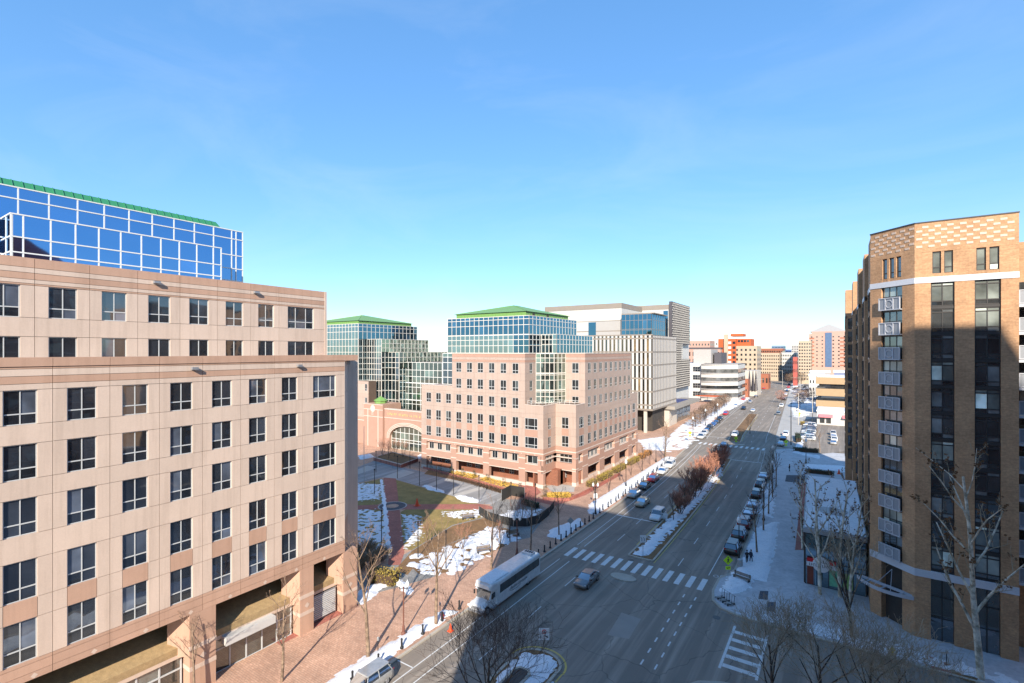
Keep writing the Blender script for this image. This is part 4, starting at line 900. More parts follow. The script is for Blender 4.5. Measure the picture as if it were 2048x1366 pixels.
for k in range(11):
    mb.box(x, x+.05, -.19, -.172, -.28, .06); mb.box(x, x+.15, -.19, -.172, (-.28, -.13, .02)[k % 3], (-.24, -.09, .06)[k % 3]); x += .235
mb.box(-.55, .55, -.15, -.121, .27, .31).box(-.3, -.24, -.15, -.121, .32, .6).box(.2, .26, -.15, -.121, .32, .6); build(mb, 'sign_lettering', m_ink, sg)
# ================================================================ the viewer's own apartment building (its shadow and reflection are in the photo)
m_redbrick = brickm('dark_red_brick', srgb(112, 62, 48), srgb(96, 52, 42), srgb(90, 66, 56), .4, .12)
m_redroof = M('red_tile_roof', srgb(150, 62, 46), .7, .2, 1.5, 6)
vb = thing('apartment_building', 'dark red brick apartment building with red roof, mirrored in the left windows', 'building', (20, -12, 0))
def vrel(mb): return rel(vb, mb)
VX0, VX1, VH = -10.6, 24.0, 55.5
build(vrel(MB().prism([(VX0, -3.2), (VX1, -3.2), (VX1, -26), (VX0+12.5, -26)], 0, VH)), 'main_wing', m_redbrick, vb)
tw_ = MB(); pr_ = [(VX1+.01, 0), (54.5, 0), (54.5, 61), (47.8, 75.5), (VX1+.01, 75.5)]; tw_.add([(x, y, z) for y in (-3.0, -26) for x, z in pr_], [(0, 1, 2, 3, 4), (9, 8, 7, 6, 5)] + [(i, i+5, (i+1) % 5+5, (i+1) % 5) for i in range(5)]); build(vrel(tw_), 'tower_wing', m_redbrick, vb)
build(vrel(MB().box(58, 89, -2.9, 45, 0, 52.0)), 'east_wing', m_redbrick, vb)
build(vrel(MB().box(54.6, 60, -26, -3.2, 0, 30)), 'link_wing', m_redbrick, vb)
def vroof(x0, x1, y0, y1, z, h, ins):
    mb = MB(); mb.add([(x0, y0, z), (x1, y0, z), (x1, y1, z), (x0, y1, z), (x0+ins, y0+ins, z+h), (x1-ins, y0+ins, z+h), (x1-ins, y1-ins, z+h), (x0+ins, y1-ins, z+h)], [(0, 1, 5, 4), (1, 2, 6, 5), (2, 3, 7, 6), (3, 0, 4, 7), (4, 5, 6, 7)]); build(vrel(mb), 'hip_roof', m_redroof, vb)
vroof(VX0+12, VX1, -25, -5, VH+.01, 2.0, 3); vroof(57.5, 89.5, -3.5, 45.5, 52.01, 9, 10)
vf = Fac(vb, 58, 0, rad(-90)); vm = Fac(vb, 0, -3.2, rad(180))
for z in [3+3.0*k for k in range(16)]:
    for k in range(10): link('window', cube(m_blind if (k*7+int(z)) % 5 == 0 else m_glassA), vb, vf.p(-(1.5+k*4.6), .03, z+1), scale=(1.9, .1, 1.7)).rotation_euler = (0, 0, rad(-90))
    vf.blk('string_course', -45, 3, z-.3, z-.12, 0, .1, m_trim)
    for k in range(8): link('window', cube(m_glassA), vb, vm.p(-(-8+k*4.1), .03, z+1), scale=(1.6, .1, 1.7))
nb = thing('apartment_building', 'unseen tan brick block with pale balconies, added to fill the reflections in the left windows', 'building', (80, 82, 0))  # out-of-view block added to fill the gap in the left window reflections
build(rel(nb, MB().box(62, 98, 62, 108, 0, 44)), 'wall', m_tan, nb); nf = Fac(nb, 62, 0, rad(-90))
for z in [3+3.1*k for k in range(13)]:
    for k in range(9): nf.blk('window', -(64.5+k*5), -(62.6+k*5), z+.4, z+2.3, 0, .05, m_glassR); 
    for k in range(4): nf.blk('balcony', -(70.5+k*11), -(67+k*11), z, z+1.1, 0, 1.0, m_balcf)
# ================================================================ DOWN THE AVENUE
m_whitep = M('white_cladding', srgb(192, 188, 181), .6, .06, .3, 5, rnd=.06)
m_taupe = M('taupe_cladding', srgb(140, 128, 116), .6, .1)
m_greyc = M('grey_cladding', srgb(168, 162, 156), .6, .06)
m_cream = M('cream_render', srgb(176, 156, 132), .8, .08, .3, 4)
m_orange = M('orange_render', srgb(184, 86, 42), .8, .08, .3, 4)
m_peach = M('peach_render', srgb(178, 142, 126), .8, .08)
m_rust = M('rust_brick', srgb(150, 92, 68), .85, .12)
m_charc = M('charcoal_cladding', srgb(78, 74, 78), .6, .1)
m_conc2 = M('board_concrete', srgb(190, 180, 166), .85, .1)
m_glassF = glassm('far_window_glass', (.6, .68, .72), (.025, .024, .022), mixf=.12)
m_glassN = glassm('amber_window_glass', (.6, .6, .55), (.07, .045, .02), mixf=.12)
def brel(root, mb): return rel(root, mb)
def bigbox(root, name, x0, x1, y0, y1, z0, z1, mat): return build(rel(root, MB().box(x0, x1, y0, y1, z0, z1)), name, mat, root)
def grid(f, us, zs, w, h, mat, n=.0, name='window', skip=None):
    """inset window boxes: dark reveal frame and pane"""
    for i, u in enumerate(us):
        for j, z in enumerate(zs):
            if skip and skip(i, j): continue
            f.blk(name, u-w/2, u+w/2, z, z+h, -.1, n+.04, mat)
wf = thing('fin_building', 'white office building with tall vertical fins, taupe top band and perforated grey screen', 'building', (-70, 195, 0))
xr = WY(1305, 700, 176)[0]; xl = WY(1150, 700, 176)[0]
bigbox(wf, 'core_wall', xl, xr-.3, 176.3, 208, 8.6, 35.6, m_dark); bigbox(wf, 'soffit', xl, xr, 176, 208, 8.3, 8.58, m_taupe)
ff = Fac(wf, 0, 176, 0); fs_ = Fac(wf, xr, 0, rad(90)); zf = [8.7, 10.3, 15.2, 19.95, 24.8, 29.6, 34.6, 35.9]
for j in range(7):
    ff.blk('floor_band', xl, xr, zf[j]-.25, zf[j]+.25, -.3, .02, m_taupe); fs_.blk('floor_band', 176, 208, zf[j]-.25, zf[j]+.25, -.3, .02, m_taupe)
    za, zb = zf[j]+.26, zf[j+1]-.26
    if zb-za < .5: continue
    u = xr-.5; k = 0
    while u > xl:
        ff.blk('white_fin', u-.8, u, za, zb, -.1, .12, m_whitep); ff.blk('pane', u-1.6, u-.8, za, zb, -.28, -.2, m_glassN if (k+j) % 3 else m_glassF); u -= 1.6; k += 1
    for k in range(16): fs_.blk('white_fin', 176.6+k*1.95, 177.6+k*1.95, za, zb, -.1, .12, m_greyc); fs_.blk('pane', 177.6+k*1.95, 178.55+k*1.95, za, zb, -.28, -.2, m_glassF)
ff.blk('top_band', xl, xr, 35.65, 36.1, -.5, .05, m_taupe)
for px, py in ((1293, 866), (1318, 846)):
    x, y = G(px, py); build(rel(wf, MB().box(x-.9, x+.2, y-.4, y+.4, 0, 8.3)), 'column', m_conc2, wf)
build(rel(wf, MB().box(-66, xr-1.6, 181, 207, 0, 8.3)), 'lobby_core', m_dark, wf)
xa = WY(1090, 700, 190)[0]; xb = WY(1243, 700, 190)[0]; xb2 = WY(1337, 700, 215)[0]
bigbox(wf, 'white_top_block', xa, xb, 190, 214.9, 36, 47.4, m_whitep); bigbox(wf, 'taupe_parapet', xa-.1, xb+.1, 189.9, 214.9, 47.41, 49.5, m_taupe)
bigbox(wf, 'white_rear_block', xa, xb2, 215, 250, 6, 48.1, m_whitep); bigbox(wf, 'taupe_parapet', xa, xb2+.1, 214.9, 250, 48.11, 50.2, m_taupe)
f9 = Fac(wf, 0, 190, 0); f9.blk('grey_cladding', WY(1190, 700, 190)[0], xb-.05, 36.2, 42.2, 0, .06, m_greyc); f9.blk('window', WY(1177, 700, 190)[0], WY(1192, 700, 190)[0], 36.4, 42, 0, .1, m_glassT)
f9.blk('taupe_strip', xa, xb, 42.25, 42.5, 0, .08, m_taupe); f9.blk('taupe_strip', xa, xb, 38.0, 38.4, 0, .09, m_taupe)  # thin taupe strips standing proud of the white cladding
f10 = Fac(wf, 0, 215, 0)
for z in (10, 15.2, 20, 24.8, 29.6, 34.6, 39.4, 43): f10.blk('taupe_strip', xb, xb2, z, z+.25, 0, .06, m_taupe)
f10.blk('window', xb2-2.2, xb2-.2, 12, 47.5, 0, .08, m_glassT)
xg0, xg1 = WY(1243, 700, 187)[0], WY(1303, 700, 187)[0]
bigbox(wf, 'glass_corner_core', xg0+.2, xg1-.2, 187.2, 205, 36.1, 44.4, m_dark); bigbox(wf, 'glass_corner_roof', xg0, xg1+1, 187, 205.5, 44.45, 44.8, m_taupe)
Fac(wf, 0, 187, 0).curtain(frange(xg0, xg1, 7), [36.2, 38.2, 38.6, 42.0, 44.4], m_taupe, m_glassT, mw=.12); Fac(wf, xg1, 0, rad(90)).curtain(frange(187, 205, 6), [36.2, 38.2, 38.6, 42.0, 44.4], m_taupe, m_glassT, mw=.12)
# perforated screen
scr = MB(); XS = xb2+1.4; rs = random.Random(2)
for j in range(38):
    for i in range(30):
        z = 13.5+j; y = 215+i+.5*(j % 2)
        if 26 < z < 33 and y > 231: continue
        d = .16 if (i+j) % 2 else .5; scr.add([(XS, y, z), (XS+d, y+.2, z+.1), (XS+d*.4, y+.8, z+.2), (XS, y+.92, z+.9), (XS+d, y+.3, z+.75)], [(0, 1, 2), (0, 4, 1), (1, 4, 3, 2)])
so = build(rel(wf, MB().box(xb2+.2, XS, 215, 246, 33, 51.5).box(xb2+.2, XS, 215, 231, 26, 33).box(xb2+.2, XS, 215, 246, 13, 26)), 'screen_wall', m_charc, wf)
tag(build(rel(wf, scr), 'screen_tiles', M('screen_tile', srgb(150, 146, 140), .6, .1), wf), kind='stuff')
# low stone canopy wing
lw = thing('stone_canopy_building', 'low grey stone building with a thick overhanging roof and glass front beyond the fins', 'building', (-58, 215, 0))
bigbox(lw, 'stone_wall', -72, -55.5, 196, 207, 0, 7.0, m_conc2); bigbox(lw, 'glass_hall_core', -72, -56.5, 207, 232, 0, 6.6, m_dark)
Fac(lw, -56.3, 0, rad(90)).curtain(frange(207, 232, 10), [.2, 3, 6.5], m_taupe, m_glassF, mw=.12); bigbox(lw, 'roof_slab', -73, -53, 195, 236, 7.02, 8.3, M('stone_fascia', srgb(150, 142, 132), .8, .1)); bigbox(lw, 'roof_pool', -70, -56, 199, 228, 8.31, 8.4, plain('blue_cover', srgb(60, 70, 120), .5))
# white building with curved ribbon front
cv = thing('curved_office_building', 'white building with curved front of ribbon windows', 'building', (-70, 325, 0))
x0, x1, x2 = WY(1362, 700, 312)[0], WY(1404, 700, 312)[0], WY(1476, 700, 318)[0]
bigbox(cv, 'square_block', x0, x1, 312, 340, 0, 22.5, m_whitep); fq = Fac(cv, 0, 312, 0)
for j in range(4):
    for u in (x1-3.2, x1-10, x1-15.5): fq.win(u, 2.5+j*5, 4.2, 2.9, m_frame, m_glassF, (.33, .66), (.5,), n=.06)
def curveband(z0, z1, mat, name, bulge, inset):
    n = 18; pts = [(x1+(x2-x1)*i/n, 318-bulge*math.sin(math.pi*min(1, (i/n)*.62+.38))+inset) for i in range(n+1)]
    build(rel(cv, MB().prism(pts + [(x2, 345), (x1, 345)], z0, z1)), name, mat, cv)
zc_ = [0, 2.6, 5.0, 7.4, 9.4, 12.0, 14.2, 16.9, 19.2, 22.2]
for j in range(9): curveband(zc_[j]+.01, zc_[j+1], m_glassF if j in (3, 5, 7) or j == 1 else m_whitep, 'ribbon_window' if j % 2 else 'white_band', 9, .25 if j % 2 else 0)
for j in (0, 2, 4, 6, 8): curveband(zc_[j+1]-.35, zc_[j+1]+.05, m_greyc, 'sunshade', 9.4, -.4)
bigbox(cv, 'plant_room', x0+6, x1+4, 318, 338, 22.5, 31, m_greyc); bigbox(cv, 'roof_plant_screen', x1+5, x2-10, 322, 340, 22.3, 29, m_charc)
def simple(name, label, pl, pr, ptop, Y, depth, mat, cols, rows, wfrac=.5, hfrac=.5, wmat=None, cap=None, zbase=0, side=True, z0=3, group=None):
    xa, z1 = WY(pl, ptop, Y); xb = WY(pr, ptop, Y)[0]; t = thing(name, label, 'building', ((xa+xb)/2, Y+depth/2, 0), group=group)
    bigbox(t, 'wall', xa, xb, Y, Y+depth, 0, z1, mat); f = Fac(t, 0, Y, 0); wm = wmat or m_glassF
    p = (xb-xa)/cols; h = (z1-1.2-z0)/rows
    grid(f, [xa+p*(i+.5) for i in range(cols)], [z0+h*j+h*(1-hfrac)*.5 for j in range(rows)], p*wfrac, h*hfrac, wm)
    if cap: bigbox(t, 'parapet', xa-.3, xb+.3, Y-.3, Y+depth, z1+.01, z1+1.2, cap)
    if side:
        f2 = Fac(t, xb, 0, rad(90)); n = max(2, int(depth/p)); grid(f2, [Y+depth*(i+.5)/n for i in range(n)], [z0+h*j+h*(1-hfrac)*.5 for j in range(rows)], depth/n*wfrac, h*hfrac, wm)
    return t, xa, xb, z1
# orange and cream apartments
t, xa, xb, z1 = simple('apartment_building', 'cream and orange apartment tower with square dark windows and roof terrace', 1470, 1514, 692, 415, 24, m_cream, 5, 8, .42, .45)
bigbox(t, 'orange_shaft', WY(1437, 700, 414)[0], WY(1472, 700, 414)[0], 413, 440, 0, 39.5, m_orange); bigbox(t, 'cream_fin', WY(1448, 700, 412)[0], WY(1456, 700, 412)[0], 411.5, 412.9, 0, 43, m_cream)
bigbox(t, 'roof_storey', WY(1448, 700, 420)[0], WY(1502, 700, 420)[0], 418, 438, z1, 39.5, m_orange); bigbox(t, 'roof_pergola', WY(1462, 700, 420)[0], WY(1487, 700, 420)[0], 418, 432, 41.5, 43.5, m_orange)
fo = Fac(t, 0, 413, 0)
for j in range(9): fo.blk('balcony_window', WY(1459, 700, 413)[0]-1.2, WY(1459, 700, 413)[0]+1.2, 5+j*3.8, 7+j*3.8, -.1, .1, m_frame); fo.blk('balcony_window', WY(1468, 700, 413)[0]-1, WY(1468, 700, 413)[0]+1, 5+j*3.8, 7+j*3.8, -.1, .1, m_glassF)
for j in range(6): Fac(t, 0, 418, 0).blk('roof_window', WY(1466+j*6, 700, 418)[0]-.8, WY(1466+j*6, 700, 418)[0]+.8, 36.8, 38.6, 0, .1, m_glassF)
simple('apartment_building', 'cream and charcoal apartment block with slim windows left of the orange tower', 1376, 1441, 698, 405, 20, m_peach, 9, 5, .35, .6, cap=m_charc)
simple('office_building', 'peach stepped office block behind the curved white building', 1372, 1420, 682, 470, 20, m_peach, 8, 8, .4, .4)
simple('penthouse_block', 'white flat block rising behind the cream apartments', 1408, 1437, 681, 500, 16, m_whitep, 4, 8, .3, .3)
simple('office_building', 'beige mid rise with rows of square windows right of the orange tower', 1521, 1559, 706, 560, 26, m_cream, 9, 7, .5, .45)
simple('office_building', 'long brown roofed office block far behind the beige mid rise', 1522, 1565, 697, 640, 30, m_rust, 12, 6, .6, .4)
simple('glass_tower', 'distant blue grey glass tower on the skyline', 1543, 1567, 691, 900, 40, M('dull_blue', srgb(120, 138, 160), .4, .06), 8, 9, .7, .5, m_glassT)  # blue grey is the wall colour of the tower itself
simple('office_building', 'distant blue glass block low on the skyline', 1566, 1585, 699, 980, 40, M('deep_blue', srgb(90, 110, 150), .4, .06), 7, 6, .7, .5, m_glassT)
simple('office_building', 'white office block with small windows in the far middle', 1562, 1593, 705, 600, 30, m_whitep, 9, 6, .5, .45)
simple('office_building', 'slim grey tower in the distance above the white block', 1583, 1597, 690, 860, 26, m_greyc, 4, 10, .5, .5)
simple('office_building', 'tan high rise with projecting bays beside the pyramid roofed tower', 1597, 1622, 682, 520, 40, m_cream, 5, 12, .6, .45)
simple('shop_block', 'pale pink two storey building with arched windows', 1516, 1541, 733, 610, 14, m_peach, 7, 2, .5, .5)
simple('market_hall', 'concrete hall wall with three dark pointed fins', 1475, 1514, 741, 362, 20, m_conc2, 3, 1, .02, .1, side=False)
simple('brick_shop', 'orange brick low shop beside the avenue', 1516, 1537, 748, 432, 14, m_rust, 3, 1, .5, .5)
simple('brick_annex', 'brick annex beside the curved building', 1474, 1496, 758, 345, 7, m_rust, 3, 2, .3, .3, side=False)
for k, px in enumerate((1499, 1506, 1512)):
    x, _ = WY(px, 700, 361); mb = MB(); mb.add([(-1.1, 0, 0), (1.1, 0, 0), (0, 0, 14), (0, -1.4, 0)], [(0, 3, 2), (3, 1, 2), (0, 2, 1), (0, 1, 3)])
    tag(build(mb, 'spire_fin', m_charc, None, (x, 361.4, 4)), ('left', 'middle', 'right')[k] + ' dark pointed fin on the concrete hall wall', 'sculpture', 'pointed fins on the concrete hall')
# pyramid roofed tower
t, xa, xb, z1 = simple('office_tower', 'tall pink banded tower with a pyramid roof on the right skyline', 1618, 1706, 668, 545, 44, m_peach, 8, 12, .3, .35, z0=4)
mb = MB(); xm = WY(1657, 700, 545)[0]; mb.add([(xm-15, 550, z1+2.2), (xm+15, 550, z1+2.2), (xm+15, 580, z1+2.2), (xm-15, 580, z1+2.2), (xm, 565, z1+10)], [(0, 1, 4), (1, 2, 4), (2, 3, 4), (3, 0, 4), (3, 2, 1, 0)]); build(rel(t, mb), 'pyramid_roof', m_greyc, t)
f = Fac(t, 0, 545, 0); bigbox(t, 'upper_band', xa+2, xb-2, 546, 580, z1, z1+2.2, m_peach)
f.blk('glass_bay', xm-2.6, xm+2.6, 6, z1+1, 0, .4, M('blue_glazing', srgb(84, 104, 132), .2, .2))
for j in range(10):
    f.blk('dark_band', xa+.3, xa+4.2, 9+j*3.6, 10.2+j*3.6, 0, .12, m_rust); f.blk('dark_band', xm+9, xb, 9+j*3.6, 10.2+j*3.6, 0, .12, m_rust)
bigbox(t, 'podium', xa-3, xb, 541, 545, 0, 15, m_peach)
# low buildings on the right of the avenue
m_tanw = M('tan_render', srgb(168, 140, 106), .8, .1)
tb = thing('car_workshop_building', 'three level tan building with long horizontal parapets behind the car park', 'building', (10, 285, 0)); x0 = WY(1632, 800, 275)[0]
for z0, z1, o, m_ in ((0, 3.6, 1.5, m_dark), (3.6, 6.6, 0, m_tanw), (6.6, 8.8, 1.2, m_glassF), (8.8, 12.2, 0, m_tanw), (12.2, 14.4, 1.2, m_glassF), (14.4, 17.6, 0, m_tanw)): bigbox(tb, 'parapet' if m_ is m_tanw else 'window_strip', x0+o, 60, 275+o, 300, z0+.01, z1, m_)
bigbox(tb, 'snow_roof', x0+.4, 60, 275.5, 300, 17.62, 17.8, m_snow)
for k in range(5): bigbox(tb, 'column', x0+2+k*6, x0+2.5+k*6, 275.4, 276, 0, 3.6, m_conc2)
ps = thing('corner_store', 'small white store with pink awnings beside the car park', 'shop', (8, 240, 0)); x0 = WY(1634, 840, 236)[0]
bigbox(ps, 'wall', x0, 40, 236, 252, 0, 5.4, m_whitep); bigbox(ps, 'snow_roof', x0-.2, 40, 235.8, 252, 5.41, 5.9, m_snow); f = Fac(ps, 0, 236, 0)
m_pink3 = M('pink_awning', srgb(206, 120, 124), .7, .08)
for k, (a, b) in enumerate(((1, 2.6), (3.2, 4.8), (9.5, 12), (13, 15.5))): f.win(x0+(a+b)/2, .8, b-a, 2.4, m_bronze, m_glassF, (.5,), (), n=.06)
for a, b in ((.6, 5.4), (8.6, 16)):
    mb = MB(); mb.add([(x0+a, 236, 4.4), (x0+b, 236, 4.4), (x0+b, 234.6, 3.4), (x0+a, 234.6, 3.4), (x0+b, 234.6, 3.2), (x0+a, 234.6, 3.2)], [(0, 1, 2, 3), (3, 2, 4, 5)]); build(rel(ps, mb), 'awning', m_pink3, ps)
simple('white_house', 'white low building with red fascia beyond the tan workshop', 1618, 1648, 752, 372, 14, m_whitep, 5, 2, .4, .4, cap=m_snow)
simple('grey_house', 'grey hipped shed roof building behind the white low building', 1620, 1660, 745, 410, 14, m_greyc, 6, 2, .4, .4, cap=m_snow)
simple('blue_shed', 'blue grey flat shed near the right tower', 1668, 1700, 745, 390, 14, M('blue_grey', srgb(120, 126, 150), .7, .08), 4, 1, .5, .4, cap=m_snow)
simple('brick_store', 'long low brick store with a snowy roof right of the avenue', 1660, 1700, 757, 330, 12, m_rust, 6, 1, .5, .4, cap=m_snow)
simple('red_brick_house', 'small red brick gabled building among the far trees', 1586, 1594, 714, 480, 10, M('red_brick_far', srgb(170, 84, 72), .8, .1), 2, 3, .4, .4)
# orange pavilion roof before the curved building
op = thing('orange_canopy', 'flat orange canopy on posts in the snowy plaza', 'canopy', (*G(1420, 806), 0)); x, y = op.location.x, op.location.y
mb = MB().prism([(-7, -4), (4, -5), (8, 4), (-2, 4)], 4.0, 4.35); build(mb, 'roof', m_orange, op)
for a, b in ((-5.5, -3), (3.4, -4), (6, 3), (-2, 3)): build(MB().cyl(a, b, 0, 4, .12), 'post', m_metal, op)
# ================================================================ VEHICLES
def paintm(name, col, metal=.35):
    t = NT(name); t.b.inputs['Base Color'].default_value = (*col, 1); t.b.inputs['Metallic'].default_value = metal; t.b.inputs['Roughness'].default_value = .32
    t.b.inputs['Coat Weight'].default_value = .6; t.b.inputs['Coat Roughness'].default_value = .06
    d = t.ramp(t.noise(2.5, 4), [(.35, mul(col, .82)), (.65, col)]); t.l(d, t.b.inputs['Base Color']); MATS[name] = t.m; return t.m
PAINT = {'grey': paintm('grey_paint', (.20, .205, .21)), 'silver': paintm('silver_paint', (.46, .45, .43)), 'white': paintm('white_paint', (.72, .72, .71), .0), 'black': paintm('black_paint', (.018, .018, .02), .2),
         'dark': paintm('charcoal_paint', (.05, .052, .058)), 'navy': paintm('navy_paint', (.035, .05, .10)), 'red': paintm('red_paint', (.52, .025, .03), .1), 'maroon': paintm('maroon_paint', (.16, .03, .03), .2), 'tan': paintm('champagne_paint', (.42, .38, .30)), 'blue': paintm('blue_paint', (.06, .12, .30))}
m_carglass = glassm('car_glass', (.75, .82, .88), (.012, .014, .016), mixf=.12)
m_tyre = M('tyre', (.025, .025, .026), .9, .1); m_rim = plain('rim', (.42, .42, .43), .35, .7); m_trimb = plain('car_trim', (.02, .02, .02), .6)
m_lamp = plain('headlamp', (.75, .75, .72), .2); m_tail = plain('tail_lamp', (.40, .015, .012), .25); m_plate = plain('number_plate', (.65, .66, .68), .5)
KIND = {  # length, width, height, belt, hood height, (windscreen base, roof front, roof rear, rear glass base) as fractions from nose
 'sedan': (4.7, 1.82, 1.44, .93, .88, (.27, .43, .72, .90), .98), 'suv': (4.75, 1.92, 1.74, 1.08, 1.04, (.25, .37, .90, .975), 1.06), 'hatch': (4.3, 1.78, 1.52, .96, .92, (.23, .38, .84, .965), .96), 'van': (5.1, 1.98, 1.82, 1.06, .98, (.19, .33, .92, .98), 1.04)}
def loft(secs):
    mb = MB(); n = len(secs[0]); vs = [v for s in secs for v in s]
    fs = [(k*n+i, k*n+(i+1) % n, (k+1)*n+(i+1) % n, (k+1)*n+i) for k in range(len(secs)-1) for i in range(n)]
    mb.add(vs, fs + [tuple(range(n))[::-1], tuple(range((len(secs)-1)*n, len(secs)*n))]); return mb
def carmeshes(kind):
    L, W, Hh, belt, hood, (a, b, c, d), dk = KIND[kind]; hw = W/2
    st = [(0, .42, .62, .74), (.02, .28, .74, .88), (.08, .22, .80, .96), (a*.8, .2, hood-.03, 1), (a, .2, hood+.02, 1), ((a+b)/2, .2, belt, 1), ((b+c)/2, .2, belt+.02, 1), (c, .2, belt+.02, .99), (d, .24, dk, .97), (.975, .28, dk-.04, .93), (1, .42, dk-.22, .84)]
    secs = []
    for f, zb, zt, wf_ in st:
        y = L/2-f*L; w = hw*wf_; m_ = zb+(zt-zb)*.5
        secs.append([(-w*.86, y, zb), (w*.86, y, zb), (w*.98, y, zb+.12), (w, y, m_), (w*.965, y, zt-.07), (w*.84, y, zt), (0, y, zt+.03), (-w*.84, y, zt), (-w*.965, y, zt-.07), (-w, y, m_), (-w*.98, y, zb+.12)])
    body = loft(secs).mesh('body', PAINT['grey'], True)
    def gh(k, top, inset):   # greenhouse ring at height fraction
        ya = L/2-(a+(b-a)*k)*L; yd = L/2-(d-(d-c)*k)*L; z = belt-.02+(Hh-.04-belt)*k; w = hw*(.92-.2*k)*inset
        return [(-w*.93, ya, z), (w*.93, ya, z), (w, ya-.25*(1-k)-.1, z), (w, yd+.2, z), (w*.9, yd, z), (-w*.9, yd, z), (-w, yd+.2, z), (-w, ya-.25*(1-k)-.1, z)]
    g = loft([gh(0, 0, 1), gh(.55, 0, 1.01), gh(1, 0, 1)]).mesh('windows', m_carglass, False)
    r0 = gh(.97, 0, 1.03); r1 = [(x*.93, y*.97, z+.07) for x, y, z in gh(1, 0, 1)]
    roof = loft([r0, [(x, y, z+.045) for x, y, z in r0], r1]).mesh('roof', PAINT['grey'], False)
    pl = MB()
    for s in (-1, 1):
        for f0, f1 in ((0, 0), (.5, .5), (1, 1)):
            i0 = gh(0, 0, 1.012); i1 = gh(1, 0, 1.012)
            p0 = [i0[2], [(i0[2][q]+i0[3][q])/2 for q in range(3)], i0[3]][int(f0*2)]; p1 = [i1[2], [(i1[2][q]+i1[3][q])/2 for q in range(3)], i1[3]][int(f1*2)]
            pl.tube((s*p0[0], p0[1], p0[2]), (s*p1[0], p1[1], p1[2]), .045, .04, 4)
    pil = pl.mesh('pillars', PAINT['grey'])
    return body, g, roof, pil
def wheelme():
    m = MB(); prof = [(.20, -.10), (.33, -.11), (.345, -.05), (.345, .05), (.33, .11), (.20, .10)]; n = 16; vs = []; fs = []
    for r, x in prof: vs += [(x, r*math.cos(2*math.pi*i/n), r*math.sin(2*math.pi*i/n)) for i in range(n)]
    for k in range(5): fs += [(k*n+i, k*n+(i+1) % n, (k+1)*n+(i+1) % n, (k+1)*n+i) for i in range(n)]
    t = MB().add(vs, fs).mesh('wheel', m_tyre, True)
    vs = []; 
    for r, x in ((.21, -.085), (.21, .085)): vs += [(x, r*math.cos(2*math.pi*i/12), r*math.sin(2*math.pi*i/12)) for i in range(12)]
    return t, MB().add(vs, [(i, (i+1) % 12, (i+1) % 12+12, i+12) for i in range(12)] + [tuple(range(12))[::-1], tuple(range(12, 24))]).mesh('rim', m_rim)
WT, WR = wheelme(); CM = {k: carmeshes(k) for k in KIND}
def setmat(o, m):
    o.material_slots[0].link = 'OBJECT'; o.material_slots[0].material = m
m_boxl = cube(m_lamp); m_boxt = cube(m_tail); m_boxp = cube(m_plate); m_boxb = cube(m_trimb)
def car(x, y, kind, colr, heading, label, group=None, near=True, rz=0.0, name=None, cat='car', z=.0):
    L, W, Hh, belt, hood, fr, dk = KIND[kind]
    t = thing(name or {'sedan': 'sedan_car', 'suv': 'sport_utility_car', 'hatch': 'hatchback_car', 'van': 'minivan_car'}[kind], label, cat, (x, y, z), rad(0 if heading > 0 else 180)+rz, group)
    b, g, r, p = CM[kind]
    for nm, me in (('body', b), ('roof', r), ('pillars', p)): setmat(link(nm, me, t), PAINT[colr])
    link('windows', g, t)
    for sx in (-1, 1):
        for fy in (.19, .80):
            w = link('wheel', WT, t, (sx*(W/2-.12), L/2-fy*L, .345))
            if near: link('rim', WR, w, (sx*.035, 0, 0))
    if near:
        for sx in (-1, 1):
            link('headlight', m_boxl, t, (sx*(W*.34), L/2-.17, .68), scale=(.38, .14, .13)); link('tail_light', m_boxt, t, (sx*(W*.37), -L/2+.11, dk-.17), scale=(.3, .12, .16 if kind == 'sedan' else .3))
            link('mirror', m_boxb, t, (sx*(W/2+.07), L/2-(fr[0]+.05)*L, belt+.05), scale=(.2, .12, .13))
        link('grille', m_boxb, t, (0, L/2-.07, .52), scale=(W*.55, .12, .22)); link('number_plate', m_boxp, t, (0, -L/2+.06, .62), scale=(.5, .1, .16))
    return t
GL = 'cars parked along the left kerb'; GR = 'cars parked along the right kerb'; GM = 'cars driving on the avenue'; GP = 'cars in the snowy car park'; GF = 'cars far down the avenue'
gx, gy = G(1172, 1168); car(gx, gy+.3, 'sedan', 'grey', -1, 'grey sedan driving over the crossing next to the white bus', GM)
gx, gy = G(1285, 1010); car(gx, gy, 'sedan', 'tan', -1, 'champagne sedan driving beside the double white line', GM)
gx, gy = G(1316, 1037); o = car(gx, gy, 'suv', 'white', -1, 'white car stopped by the median with its side door open', GM)
dr = link('open_door', cube(PAINT['white']), o, (-1.28, .35, .78), scale=(.95, .08, .95)); dr.rotation_euler = (0, 0, rad(18))
for y, k, c, lb_ in ((98.6, 'sedan', 'silver', 'silver sedan, first of the cars parked at the left kerb'), (105.6, 'sedan', 'dark', 'dark grey sedan parked behind the silver one'), (112.6, 'hatch', 'red', 'bright red hatchback at the left kerb'), (121.0, 'sedan', 'white', 'white sedan parked behind the red hatchback'), (128.6, 'suv', 'white', 'white sport utility car parked behind the white sedan')):
    car(-34.7+off(y), y, k, c, -1, lb_, GL)
for i, (y, k, c, w) in enumerate(((171, 'van', 'white', 'white van first past the far crossing'), (179, 'suv', 'white', 'white sport utility car behind the white van'), (187, 'sedan', 'navy', 'navy sedan behind the two white cars'), (194, 'suv', 'black', 'black car fourth past the far crossing'), (204, 'sedan', 'blue', 'blue sedan before the street trees'), (211, 'sedan', 'dark', 'dark sedan beside the blue one'), (222, 'suv', 'dark', 'dark sport utility car last of the left parked row'))):
    car(-34.7+off(y), y+6, k, c, -1, w + ', at the left kerb', GL, near=i < 4)
